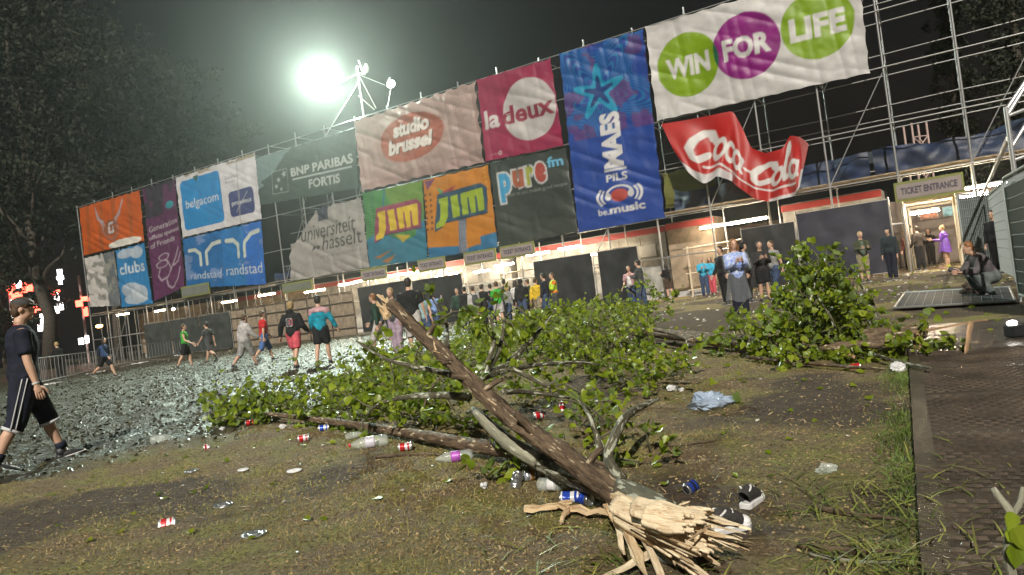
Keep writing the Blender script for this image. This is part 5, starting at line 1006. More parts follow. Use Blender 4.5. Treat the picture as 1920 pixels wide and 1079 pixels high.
def mound(px, py, dep, rx, ry, rz, n):
    c_ = pd(px, py, dep)
    for k in range(int(n * .7)):
        v = RNG.normal(0, 1, 3); v /= np.linalg.norm(v); v *= RNG.random() ** .4 * (1.0 if k % 6 else 1.35); a = c_ + v * np.array([rx, ry, rz]); a[2] = max(a[2], .04); tw.append((a, v + np.array([0, 0, .25]), RNG.uniform(.2, .42)))
mound(1535, 580, 8.5, .30, .5, .34, 110); mound(1500, 620, 8.4, .34, .6, .24, 80); mound(1575, 615, 8.6, .26, .5, .26, 60); mound(1540, 520, 8.5, .16, .3, .18, 34); mound(1590, 570, 8.6, .14, .3, .2, 20); mound(1420, 630, 9.2, .4, .6, .10, 34); mound(1690, 660, 7.6, .4, .4, .08, 26); mound(1550, 668, 7.8, .5, .3, .07, 40); mound(1130, 598, 14.5, 1.0, 1.0, .25, 55); mound(1210, 568, 15, .5, .8, .28, 36)
foliage(tB, tw, .082, leafA, barkL)
# a twig sticking up near the matting
tC = thing('broken_twig', 'pale broken twig standing up from the matting with a few leaves', 'twig', (pd(1895, 1079, 1.75)[0], pd(1895, 1079, 1.75)[1] - .05, .024))
q0 = pd(1898, 1079, 1.75); limb('stem', [(np.array([q0[0] + .02, q0[1] - .05, .02]), .012), (q0, .011), (pd(1892, 1010, 1.75), .011), (pd(1895, 965, 1.76), .010), (pd(1877, 938, 1.78), .009), (pd(1862, 916, 1.8), .007)], barkP, tC, 10, 5)
limb('stem', [(pd(1892, 975, 1.76), .008), (pd(1912, 945, 1.78), .007), (pd(1918, 915, 1.8), .006)], barkP, tC, 8, 5)
for px, py, s in ((1900, 985, .062), (1888, 990, .05), (1905, 1020, .055), (1898, 960, .045)):
    T = LEAF.copy(); me = make_mesh(T, LEAFF); me.materials.append(leafA); P_ = pd(px, py, 1.74); link('leaf', me, tC, None, True, Matrix.Translation(Vector([float(v) for v in P_])) @ Matrix.Rotation(RNG.uniform(-.6, .6), 4, 'Y') @ Matrix.Rotation(1.35, 4, 'X') @ Matrix.Rotation(RNG.uniform(2, 4.2), 4, 'Z') @ Matrix.Scale(s, 4))
# loose leaves and sticks
def stick(label, pts, r, m=barkA, name='fallen_stick'):
    P_ = [(gp(x, y, r * .8 + .004), r * f) for (x, y), f in zip(pts, np.linspace(1, .55, len(pts)))]; o_, _ = limb(name, P_, m, None, 8, 5, .15, False); tag(o_, label, 'stick', 'sticks on the ground')
stick('flat strip of brown bark lying beside the grass at the matting edge', [(1515, 955), (1590, 968), (1660, 975), (1702, 985)], .012); stick('wet dark piece of bark in the torn grass near the matting', [(1500, 1030), (1570, 1040), (1640, 1042), (1690, 1045)], .016); stick('thin pale twig under the wet dark bark piece', [(1520, 1045), (1600, 1058), (1690, 1060)], .008, barkP)
stick('thin brown stick behind the bottle with the purple label', [(705, 858), (760, 857), (835, 855)], .014); stick('thin reddish twig pointing at the blue plastic bag', [(1255, 840), (1315, 836), (1345, 830)], .008)
t = thing('split_branch', 'split pale branch piece lying left of the splintered butt', 'stick', gp(1070, 970)); shard('splinter', gp(985, 970, .03), gp(1075, 962, .035), .045, .03, wood, t); shard('splinter', gp(1050, 965, .04), gp(1165, 985, .04), .035, .03, wood, t); shard('splinter', gp(1072, 970, .05), gp(1050, 988, .02), .025, .02, wood, t)
P_ = scatter(140, -4.2, 2.6, 2.3, 8, lambda x, y: RNG.random(len(x)) < .9); P3 = np.column_stack([P_, gz(P_[:, 0], P_[:, 1]) + .012]); D3 = RNG.normal(0, 1, (len(P3), 3)); D3[:, 2] *= .08
o_ = link('loose_leaves', leaf_mesh(P3, D3, RNG.uniform(.03, .07, len(P3)), 4), None, leafA); tag(o_, 'single green poplar leaves dropped over the bare soil', 'leaves', kind='stuff')
P_ = np.vstack([scatter(500, 8, 17, 14, 34, lambda x, y: RNG.random(len(x)) < .5), scatter(500, 1, 8, 6, 16, lambda x, y: RNG.random(len(x)) < .4)]); P3 = np.column_stack([P_, gz(P_[:, 0], P_[:, 1]) + .02]); D3 = RNG.normal(0, 1, (len(P3), 3)); D3[:, 2] *= .2
o_ = link('loose_leaves', leaf_mesh(P3, D3, RNG.uniform(.06, .13, len(P3)), 2), None, leafA); tag(o_, 'scattered green leaves towards the right entrance', 'leaves', kind='stuff')
# ================================================================== PEOPLE
skinm = mat('skin', (.52, .32, .23), .5, var=.12, vscale=10); skind = mat('skin_tanned', (.44, .26, .18), .5, var=.12, vscale=10)
HAIR = {'brown': mat('hair_brown', (.07, .04, .02), .6, var=.4, vscale=20, bump=.5), 'dark': mat('hair_dark', (.018, .014, .012), .55, var=.4, vscale=20, bump=.5), 'blond': mat('hair_blond', (.36, .25, .11), .6, var=.4, vscale=20, bump=.5), 'ginger': mat('hair_ginger', (.22, .09, .03), .6, var=.4, vscale=20, bump=.5)}
eyem = mat('eye_dark', (.02, .015, .012), .2); lipm = mat('lips', (.36, .14, .12), .5)
CL = lambda n, c: cloth(n, c)
BLACK = CL('black', (.014, .014, .017)); NAVY = CL('navy', (.014, .017, .032)); GREY = CL('grey', (.25, .25, .25)); DGREY = CL('dark_grey', (.06, .065, .07)); LGREY = CL('light_grey', (.44, .42, .42)); WHT = CL('white', (.65, .65, .66)); RED = CL('red', (.50, .02, .025)); BLUE = CL('blue', (.03, .08, .30)); DENIM = CL('denim', (.045, .07, .14)); TEAL = CL('teal', (.01, .26, .38)); PINK = CL('pink', (.50, .30, .33)); CORAL = CL('coral', (.55, .09, .12)); GREEN = CL('green', (.05, .36, .05)); OLIVE = CL('olive', (.05, .06, .035)); KHAKI = CL('khaki', (.26, .22, .15)); LILAC = CL('lilac', (.36, .28, .36)); LBLUE = CL('light_blue', (.20, .30, .58)); YEL = CL('yellow', (.62, .42, .03)); HIVIS = CL('hivis', (.42, .62, .04)); ORANGE = CL('orange', (.70, .20, .03)); BROWN = CL('brown', (.07, .045, .035)); SKY = CL('sky', (.05, .38, .60)); DGREEN = CL('dark_green', (.02, .05, .035))
PURP = mat('purple_poncho', (.16, .06, .40), .3, spec=.6, var=.4, vscale=5); BOOTY = mat('yellow_boot', (.40, .42, .04), .4); SHOE = mat('dark_shoe', (.03, .03, .034), .5); SHOEW = mat('white_sole', (.6, .6, .6), .5)
CLEAR = mat('clear_poncho', (.80, .86, .92), .15, spec=.9, alpha=.10, bump=.9, bscale=7)
def rotx(v, a): c_, s_ = math.cos(a), math.sin(a); return np.array([v[0], v[1] * c_ - v[2] * s_, v[1] * s_ + v[2] * c_])
PN = [0]
def person(label, pos, face, H=1.75, legs=(8, 6, -8, 4), arms=((5, 8, 15), (-5, 8, 15)), lean=0, top=(BLACK, 'short'), bottom=(DENIM, 'long'), hair=('brown', 'short'), shoe=SHOE, head=(0, 0), sit=False, group=None, fine=False, extra=None, skin=skinm, build=1.0, facep=None, fwd_in=(.0, .0), spread=.0):
    R_ = math.radians; t = thing('person', label, 'person', pos, R_(face), group); vx = .013 if fine else .026
    lh, lk, rh, rk = [R_(a) for a in legs]; hipz = 0; j = {}
    for sd, hp, kn in (('l', lh, lk), ('r', rh, rk)):
        sx = -1 if sd == 'l' else 1; hip = np.array([sx * .052 * H, 0, 0]); kd = np.array([sx * spread, math.sin(hp), -math.cos(hp)]); knee = hip + kd / np.linalg.norm(kd) * .245 * H; a2 = hp - kn; ank = knee + np.array([sx * spread * .2, math.sin(a2), -math.cos(a2)]) * .245 * H; j[sd] = (hip, knee, ank, a2)
    low = min(j['l'][2][2], j['r'][2][2]); off = np.array([0, 0, -low + .046 * H])
    for sd in 'lr': h_, k_, a_, a2 = j[sd]; j[sd] = (h_ + off, k_ + off, a_ + off, a2)
    pel = off.copy(); la = -R_(lean)
    def up(x, y, z): return pel + rotx(np.array([x, y, z]) * H, la)
    waist, chest, shz, nb, hd = up(0, 0, .09), up(0, .005, .20), up(0, 0, .285), up(0, .0, .325), up(0, .018 + .04 * math.sin(R_(head[1])), .405)
    tors = [(up(0, 0, -.015), (.082, .062)), (up(0, 0, .03), (.092, .068)), (waist, (.080, .058)), (up(0, .006, .15), (.090, .064)), (chest, (.102, .070)), (up(0, 0, .26), (.098, .060)), (shz, (.070, .048)), (up(0, 0, .305), (.035, .036))]
    def torso(b, k, g_, upto=8, frm=0): b.tube([p for p, r in tors[frm:upto]], [((r[0] * k * build + g_) * H, (r[1] * k * build + g_) * H) for p, r in tors[frm:upto]], 14, ref=(1, 0, 0), rnd=.5)
    A = {}
    for i, (sd, (f, o_, e)) in enumerate(zip('lr', arms)):
        sx = -1 if sd == 'l' else 1; sh = up(sx * .098 * build, 0, .272); f_, oo, ee = R_(f + lean * .5), R_(o_), R_(e)
        d1 = np.array([sx * math.sin(oo), math.sin(f_) * math.cos(oo), -math.cos(f_) * math.cos(oo)]); el = sh + d1 * .172 * H; d2 = np.array([sx * (math.sin(oo) * .6 - fwd_in[i]), math.sin(f_ + ee) * math.cos(oo), -math.cos(f_ + ee) * math.cos(oo)]); d2 /= np.linalg.norm(d2); wr = el + d2 * .148 * H; A[sd] = (sh, el, wr, d2)
    b = MB(); torso(b, .95, 0)
    for sd in 'lr':
        h_, k_, a_, a2 = j[sd]; mid = (k_ * .62 + a_ * .38) + np.array([0, -.012 * H, 0])
        b.tube([h_ + np.array([0, 0, .02 * H]), h_ * .6 + k_ * .4, k_, mid, a_], [.054 * H * build, .048 * H * build, .034 * H, .034 * H, .021 * H], 10, rnd=.6)
        fd = np.array([0, math.cos(a2 * .5), math.sin(a2 * .5) * .6]); b.tube([a_ - fd * .02 * H - UP * .012 * H, a_ + fd * .05 * H - UP * .026 * H, a_ + fd * .10 * H - UP * .032 * H], [.016 * H, .012 * H, .008 * H], 8, rnd=.3)
        sh, el, wr, d2 = A[sd]; b.tube([sh, sh * .5 + el * .5, el, el * .65 + wr * .35, wr], [.033 * H, .028 * H, .024 * H, .024 * H, .0155 * H], 9, rnd=.6)
        pa = np.cross(d2, np.array([0, 0, 1.])); pa = pa / (np.linalg.norm(pa) + 1e-6); pa = pa if abs(d2[2]) < .85 else np.array([0, 1., 0]); b.tube([wr, wr + d2 * .025 * H, wr + d2 * .048 * H], [(.016 * H, .013 * H), (.013 * H, .024 * H), (.011 * H, .023 * H)], 8, ref=np.cross(d2, pa), rnd=.5)
    ht = Matrix.Rotation(R_(head[0]), 3, 'Z'); HR = Matrix.Rotation(la * .6 - R_(head[1]), 3, 'X')
    hr = lambda x, y, z: hd + np.array(ht @ (HR @ Vector((x * H, y * H, z * H))))
    b.tube([nb - UP * .01, hr(0, -.008, -.05)], [.034 * H, .032 * H], 10)
    HM = (ht @ HR); b.ball(hr(0, -.004, .012), (.0435 * H, .054 * H, .056 * H), 14, 10, HM); b.ball(hr(0, .012, -.026), (.034 * H, .038 * H, .040 * H), 12, 8, HM)
    b.ball(hr(0, .052, -.012), (.0085 * H, .012 * H, .016 * H), 8, 6, HM); b.ball(hr(0, .044, .012), (.03 * H, .010 * H, .008 * H), 8, 6, HM); b.ball(hr(0, .043, -.050), (.016 * H, .010 * H, .010 * H), 8, 6, HM)
    for sx in (-1, 1): b.ball(hr(sx * .046, -.004, -.004), (.006 * H, .013 * H, .019 * H), 8, 6, HM)
    bod = remesh(b, vx if not fine else .011, 3)
    # fingers, unequal and a little bent, joined to the same mesh
    fb = MB()
    for sd in 'lr':
        sh, el, wr, d2 = A[sd]; side = np.array([0, 1., 0]) if abs(d2[2]) > .6 else np.array([0, 0, 1.]); side = side - d2 * (side @ d2); side /= np.linalg.norm(side); pn = np.cross(d2, side); sx = -1 if sd == 'l' else 1; pn = pn * (1 if pn[0] * sx < 0 else -1)
        for k, ln in enumerate((.040, .046, .043, .034)):
            r0 = wr + d2 * .050 * H + side * (.0165 - .011 * k) * H; p1 = r0 + (d2 + side * (.10 - .07 * k)) * ln * .5 * H; p2 = p1 + (d2 * .85 + pn * .45) * ln * .3 * H; p3 = p2 + (d2 * .55 + pn * .7) * ln * .25 * H; fb.tube([r0 - d2 * .01 * H, p1, p2, p3], [.0058 * H, .0054 * H, .0048 * H, .0036 * H], 6, rnd=.5)
        r0 = wr + d2 * .018 * H + side * .016 * H; fb.tube([r0, r0 + (side * .8 + d2 * .7) * .022 * H, r0 + (side * .75 + d2 * 1.4) * .036 * H + pn * .006 * H], [.0075 * H, .0065 * H, .0045 * H], 6, rnd=.5)
    bm = bmesh.new(); bm.from_mesh(bod); f2 = fb.mesh(True); bm.from_mesh(f2); bm.to_mesh(bod); bm.free(); bpy.data.meshes.remove(f2); link('body', bod, t, skin)
    if facep if facep is not None else True:
        for sx in (-1, 1): MB().ball(hr(sx * .018, .046, .002), (.006 * H, .004 * H, .004 * H), 7, 5, HM).build('eye', eyem, t, False, True)
        MB().ball(hr(0, .0475, -.037), (.014 * H, .004 * H, .0035 * H), 8, 5, HM).build('mouth', lipm, t, False, True)
    # clothes
    tm, sl_ = top; b = MB(); torso(b, 1.0, .012 if sl_ != 'hood' else .019, 7)
    for sd in 'lr':
        sh, el, wr, d2 = A[sd]; g_ = .013 if sl_ != 'hood' else .017
        if sl_ in ('long', 'hood'): b.tube([sh, sh * .5 + el * .5, el, el * .5 + wr * .5, wr - d2 * .012 * H], [(.034 + g_) * H, (.030 + g_) * H, (.026 + g_) * H, (.022 + g_) * H, (.018 + g_ * .8) * H], 10, rnd=.4)
        elif sl_ == 'short': b.tube([sh, sh * .5 + el * .5, sh * .25 + el * .75], [(.034 + g_) * H, (.033 + g_) * H, (.034 + g_) * H], 10, rnd=.3)
        else: b.ball(sh, .04 * H)
    if sl_ == 'hood': b.ball(nb - rotx(np.array([0, .035 * H, .0]), la), (.06 * H, .045 * H, .035 * H))
    top_o = link('jacket' if sl_ in ('long', 'hood') else 'shirt', remesh(b, vx, 2), t, tm)
    bmt, bl = bottom; b = MB(); torso(b, 1.0, .010, 3, 0)
    for sd in 'lr':
        h_, k_, a_, a2 = j[sd]; g_ = .014; st = h_ + np.array([0, 0, .02 * H])
        if bl == 'long': b.tube([st, h_ * .6 + k_ * .4, k_, k_ * .5 + a_ * .5, a_ + UP * .012 * H], [(.054 * build + g_) * H, (.050 * build + g_) * H, (.036 + g_) * H, (.033 + g_) * H, (.028 + g_) * H], 10, rnd=.2)
        elif bl == 'mid': b.tube([st, h_ * .6 + k_ * .4, k_, k_ * .78 + a_ * .22], [(.055 * build + g_) * H, (.053 * build + g_) * H, (.042 + g_) * H, (.042 + g_) * H], 10, rnd=.2)
        else: b.tube([st, h_ * .6 + k_ * .4, h_ * .12 + k_ * .88], [(.055 * build + g_) * H, (.053 * build + g_) * H, (.047 * build + g_) * H], 10, rnd=.2)
    link('trousers' if bl == 'long' else 'shorts', remesh(b, vx, 2), t, bmt)
    for sd in 'lr':
        h_, k_, a_, a2 = j[sd]; ua = a2 * .5; M = Matrix.Translation(Vector(a_ - UP * .046 * H)) @ Matrix.Rotation(ua, 4, 'X'); b = MB(); g_ = H
        for f in (0,):
            b.tube([(0, -.032 * g_, .012 * g_), (0, .0, .020 * g_), (0, .05 * g_, .018 * g_), (0, .105 * g_, .012 * g_)], [(.026 * g_, .016 * g_), (.028 * g_, .026 * g_), (.028 * g_, .018 * g_), (.022 * g_, .010 * g_)], 10, ref=(1, 0, 0), rnd=.6); b.tube([(0, -.008 * g_, .02 * g_), (0, -.008 * g_, .062 * g_)], [.028 * g_, .028 * g_], 10)
        s_ = b.build('shoe', shoe, t, False, True, M); b = MB(); b.tube([(0, -.045 * g_, .005 * g_), (0, .04 * g_, .005 * g_), (0, .118 * g_, .007 * g_)], [(.026 * g_, .0065 * g_), (.031 * g_, .0065 * g_), (.022 * g_, .0065 * g_)], 10, ref=(1, 0, 0)); b.build('sole', SHOEW, s_)
    hm, hs = HAIR[hair[0]], hair[1]; b = MB(); b.ball(hr(0, -.014, .022), (.0505 * H, .054 * H, .054 * H), 14, 10, HM); b.ball(hr(0, -.03, -.01), (.046 * H, .034 * H, .045 * H), 12, 8, HM)
    if hs == 'cap': b.ball(hr(0, .0, .03), (.052 * H, .058 * H, .044 * H), 14, 8, HM)
    if hs == 'long': b.tube([hr(0, -.035, .0), hr(0, -.046, -.06), hr(0, -.05, -.12)], [(.05 * H, .03 * H), (.056 * H, .026 * H), (.03 * H, .014 * H)], 10, ref=(1, 0, 0), rnd=.4); [b.tube([hr(sx * .046, .0, .0), hr(sx * .05, -.005, -.06), hr(sx * .045, .0, -.11)], [.016 * H, .018 * H, .008 * H], 7, rnd=.4) for sx in (-1, 1)]
    if hs == 'bun': b.ball(hr(0, -.07, .03), .028 * H)
    if hs == 'hood': b.ball(hr(0, -.012, .012), (.058 * H, .062 * H, .066 * H), 14, 10, HM)
    if hs == 'hood' or hs == 'none': pass
    hmsh = remesh(b, .019 if not fine else .008, 2)
    if hs in ('short', 'long', 'bun', 'hood', 'cap') :
        # clear the face: drop what lies in front of it
        bm = bmesh.new(); bm.from_mesh(hmsh); inv = (HM.to_4x4()).inverted(); dele = [v for v in bm.verts if (lambda q: q.y > .028 * H and q.z < .026 * H)(inv @ (v.co - Vector(hd)))]; bmesh.ops.delete(bm, geom=dele, context='VERTS'); bm.to_mesh(hmsh); bm.free()
    link('hood' if hs == 'hood' else 'hair', hmsh, t, tm if hs == 'hood' else hm)
    J = dict(hr=hr, HM=HM, up=up, j=j, A=A, H=H, hd=hd, la=la, t=t, tors=tors)
    if extra: extra(J)
    PN[0] += 1; return t
def x_pack(m):
    def f(J): H = J['H']; b = MB(); b.tube([J['up'](0, -.10, .06), J['up'](0, -.11, .15), J['up'](0, -.10, .25)], [(.075 * H, .045 * H), (.08 * H, .055 * H), (.06 * H, .04 * H)], 12, ref=(1, 0, 0), rnd=.5); k = link('backpack', remesh(b, .02, 2), J['t'], m); [MB().tube([J['up'](sx * .05, -.07, .26), J['up'](sx * .06, .0, .315), J['up'](sx * .065, .085, .25), J['up'](sx * .07, .07, .14)], .012 * H, 6).build('strap', m, k) for sx in (-1, 1)]
    return f
def x_belt_panel(m, z0=.235, z1=.30, name='shoulder_panel'):
    def f(J): H = J['H']; b = MB(); b.tube([J['up'](0, 0, z0), J['up'](0, 0, (z0 + z1) / 2), J['up'](0, 0, z1)], [(.119 * H, .084 * H), (.118 * H, .080 * H), (.085 * H, .064 * H)], 16, ref=(1, 0, 0), rnd=.2); [b.tube([J['A'][s][0], J['A'][s][0] * .6 + J['A'][s][1] * .4], [.051 * H, .048 * H], 10, rnd=.3) for s in 'lr']; link(name, remesh(b, .02, 1), J['t'], m)
    return f
def x_print(J):
    H = J['H']; u, v = np.meshgrid(np.linspace(-1, 1, 22), np.linspace(0, 1, 22)); Pq = np.array([J['up'](a * .055, -.094 + .018 * a * a - .004 * abs(b_ - .5), .10 + .13 * b_) for a, b_ in zip(u.ravel(), v.ravel())]); idx = (np.arange(21)[:, None] * 22 + np.arange(21)[None]).ravel()
    cv = Canvas(.84, .84, (.016, .016, .02), .04); cv.rrect(.08, .05, .92, .95, .12, (.55, .53, .55)); cv.text('88', (.16, .15, .84, .85), (.10, .10, .14), .04); cv.put((cv.u > .5) & (cv.v > .2) & (cv.v < .8) & (abs(cv.v - .5) > .08), (.60, .12, .16)); cv.ring(.5, .5, .3, .35, .2, (.06, .05, .07))
    me = make_mesh(Pq, np.stack([idx, idx + 1, idx + 23, idx + 22], 1), True); set_print(me, cv.grid()[:22, :22]) if cv.grid().shape[0] == 22 else set_print(me, cv.grid()[:22, :22]); me.materials.append(vinyl); link('back_print', me, J['t'])
def x_walker(J):
    H = J['H']; hr, t = J['hr'], J['t']; capm = mat('cap_cloth', (.05, .05, .052), .8, var=.3, vscale=20); brim = mat('cap_brim', (.34, .40, .42), .7); b = MB(); b.ball(hr(0, -.006, .036), (.053 * H, .061 * H, .036 * H), 18, 10, J['HM']); c_ = b.build('cap', capm, t, False, True)
    b = MB(); V_ = []; n = 12
    for r in range(2):
        for k in range(n): a = math.pi * (k / (n - 1)); x = .050 * math.cos(a); y = .04 + .062 * r * math.sin(a) ** .6; V_.append(hr(x, y, .034 - .012 * r * math.sin(a) - .10 * x * x)); 
    V_ += [np.array(v) + UP * .004 for v in V_]; b.add(V_, [(k, k + 1, n + k + 1, n + k) for k in range(n - 1)] + [(2 * n + k, 3 * n + k, 3 * n + k + 1, 2 * n + k + 1) for k in range(n - 1)] + [(n + k, n + k + 1, 3 * n + k + 1, 3 * n + k) for k in range(n - 1)]); b.build('brim', brim, c_, False, True)
    wh = mat('stripe_white', (.52, .53, .55), .7)
    for sd, sx in (('l', -1), ('r', 1)):
        h_, k_, a_, a2 = J['j'][sd]
        for off in (-.016, .010):
            pts = []
            for f in np.linspace(0, 1, 12): q = h_ * (1 - f) + (k_ * .80 + a_ * .20) * f; rr = (.0705 - .0125 * f) * H * 1.02; pts.append(q + np.array([sx * rr, off * H, 0]))
            MB().tube(pts, [(.004 * H, .0035 * H)] * 12, 6, ref=(1, 0, 0)).build('side_stripe', wh, t, False, True)
        q = k_ * .79 + a_ * .21; d = (a_ - k_) / np.linalg.norm(a_ - k_); MB().tube([q - d * .004 * H, q + d * .012 * H], [.0575 * H, .0578 * H], 20).build('hem_band', wh, t, False, True)
        MB().tube([a_ - d * .012 * H, a_ - d * .055 * H], [.030 * H, .032 * H], 14).build('sock', NAVY, t, False, True)
        for f in range(3): q = a_ + np.array([0, (.03 + .02 * f) * H, (-.010 - .006 * f) * H]); MB().tube([q - np.array([.018 * H, 0, 0]), q + np.array([0, 0, .006 * H]), q + np.array([.018 * H, 0, 0])], .0035 * H, 5).build('lace', wh, t)
    sh, el, wr, d2 = J['A']['r']; MB().tube([wr - d2 * .014 * H, wr - d2 * .004 * H], [.0195 * H, .0195 * H], 14).build('wristband', wh, t)
    MB().tube([J['up'](.045 * math.sin(a), .036 * math.cos(a) + .006, .303 - .012 * math.cos(a)) for a in np.linspace(0, 2 * math.pi, 18)], .006 * H, 6, cap=False).build('collar', mat('collar_red', (.16, .02, .02), .8), t, False, True)
def x_poncho(m, z1=-.33, wide=.20, sleeves=True, name='poncho'):
    def f(J):
        H = J['H']; n = 28; zs = np.linspace(.315, z1, 16); V_ = []
        for i, z in enumerate(zs):
            f_ = i / 15; rx = (.055 + wide * f_ ** .75); ry = (.05 + wide * .75 * f_ ** .8)
            if z > .2: rx = .055 + (.315 - z) * .9; ry = .05 + (.315 - z) * .55
            for k in range(n): a = 2 * math.pi * k / n; w = 1 + .10 * f_ * math.sin(5 * a + 1.3) + .06 * f_ * math.sin(9 * a + z * 9); V_.append(J['up'](rx * w * math.cos(a) + .015 * f_, ry * w * math.sin(a), z + .02 * f_ * math.sin(3 * a)))
        Fc = [(i * n + k, i * n + (k + 1) % n, (i + 1) * n + (k + 1) % n, (i + 1) * n + k) for i in range(15) for k in range(n)]; obj(name, V_, Fc, m, J['t'], False, True)
        if sleeves:
            for s in 'lr': sh, el, wr, d2 = J['A'][s]; MB().tube([sh, el, wr - d2 * .03], [.065 * H, .06 * H, .05 * H], 12, cap=False).build('poncho_sleeve', m, J['t'], False, True)
    return f
def x_front(m):           # open front panel on a jacket
    def f(J): H = J['H']; b = MB(); b.tube([J['up'](0, .03, .0), J['up'](0, .035, .10), J['up'](0, .04, .2), J['up'](0, .02, .27)], [(.06 * H, .062 * H), (.055 * H, .06 * H), (.05 * H, .058 * H), (.03 * H, .05 * H)], 12, ref=(1, 0, 0), rnd=.3); b.build('shirt_front', m, J['t'], False, True)
    return f
def gpos(px, py): P_ = gp(px, py); return (P_[0], P_[1], P_[2])
def at_depth(px, dep): P_ = pd(px, 560, dep); return (P_[0], P_[1], float(gz(P_[0], P_[1])))
WALK, WALK2, STAND = (24, 10, -20, 22), (-18, 26, 24, 8), (3, 2, -3, 2)
sw, sw2 = ((-18, 8, 14), (20, 8, 22)), ((20, 8, 20), (-18, 8, 12))
fold = ((22, 6, 95), (22, 6, 95)); hang = ((3, 7, 10), (3, 7, 10)); pock = ((-8, 16, 45), (-8, 16, 45))
person('person in a cap, dark T-shirt and striped dark shorts walking past the barriers', gpos(64, 872), -52, 1.80, (22, 6, -14, 16), ((-14, 6, 12), (2, 10, 8)), 2, (NAVY, 'short'), (NAVY, 'mid'), ('brown', 'cap'), SHOE, (-14, 8), fine=True, extra=x_walker, build=1.08)
person('person with a dark blue backpack striding past the crowd barriers', gpos(200, 709), -95, 1.66, (30, 12, -26, 30), sw, 4, (CL('deep_blue', (.03, .06, .15)), 'long'), (BLACK, 'short'), ('dark', 'long'), extra=x_pack(NAVY))
person('person in a green tank top and black shorts beside the dark mesh screen', gpos(352, 690), -75, 1.74, (14, 6, -16, 14), ((8, 10, 40), (10, 10, 50)), 0, (GREEN, 'none'), (BLACK, 'short'), ('brown', 'short'))
person('person in dark top and grey shorts walking beside the green tank top', gpos(396, 680), 70, 1.76, WALK2, sw2, 2, (DGREY, 'short'), (DGREY, 'short'), ('dark', 'cap'))
person('person in a grey hoodie and grey shorts walking beside the red shirt', gpos(464, 688), -40, 1.72, WALK2, sw, 6, (LGREY, 'hood'), (GREY, 'mid'), ('brown', 'short'))
person('person in a red T-shirt and blue shorts walking on the wet mud', gpos(500, 676), -50, 1.80, WALK, sw2, 2, (RED, 'short'), (CL('mid_blue', (.07, .14, .34)), 'mid'), ('brown', 'short'))
person('person in a black hoodie with a printed back and coral shorts', gpos(558, 692), -12, 1.74, (16, 8, -12, 10), ((-10, 26, 20), (6, 16, 40)), 2, (BLACK, 'hood'), (CORAL, 'short'), ('blond', 'short'), extra=x_print)
person('person in a teal jacket with pink shoulders and black shorts', gpos(609, 682), -8, 1.80, (-10, 12, 16, 8), ((4, 14, 25), (2, 26, 20)), 2, (TEAL, 'long'), (BLACK, 'short'), ('dark', 'short'), extra=x_belt_panel(PINK))
person('broad person in a black T-shirt and pale shorts seen from behind', at_depth(768, 17.4), 6, 1.84, (14, 8, -14, 10), ((4, 12, 16), (0, 14, 14)), 0, (BLACK, 'short'), (LGREY, 'mid'), ('dark', 'short'), build=1.12)
person('blond person in a dark jacket and lilac trousers beside the black T-shirt', at_depth(735, 18.2), 160, 1.70, STAND, pock, 4, (DGREY, 'long'), (LILAC, 'long'), ('blond', 'short'))
person('person in a dark jacket and pale shorts stepping past the upturned trunk', at_depth(706, 19.6), 80, 1.68, WALK, sw, 8, (DGREEN, 'long'), (LGREY, 'mid'), ('ginger', 'short'))
person('person in light blue with dark shorts half hidden by the black T-shirt', at_depth(790, 21.5), 20, 1.62, WALK, sw2, 2, (CL('pale_cyan', (.3, .45, .5)), 'none'), (DENIM, 'short'), ('brown', 'long'))
G = 'people waiting at the ticket entrance'
person('person in a light blue shirt raising one arm at the black screen', at_depth(812, 34), 20, 1.76, STAND, ((40, 10, 80), (70, 40, 60)), 0, (LBLUE, 'long'), (DENIM, 'long'), ('dark', 'short'), group=G)
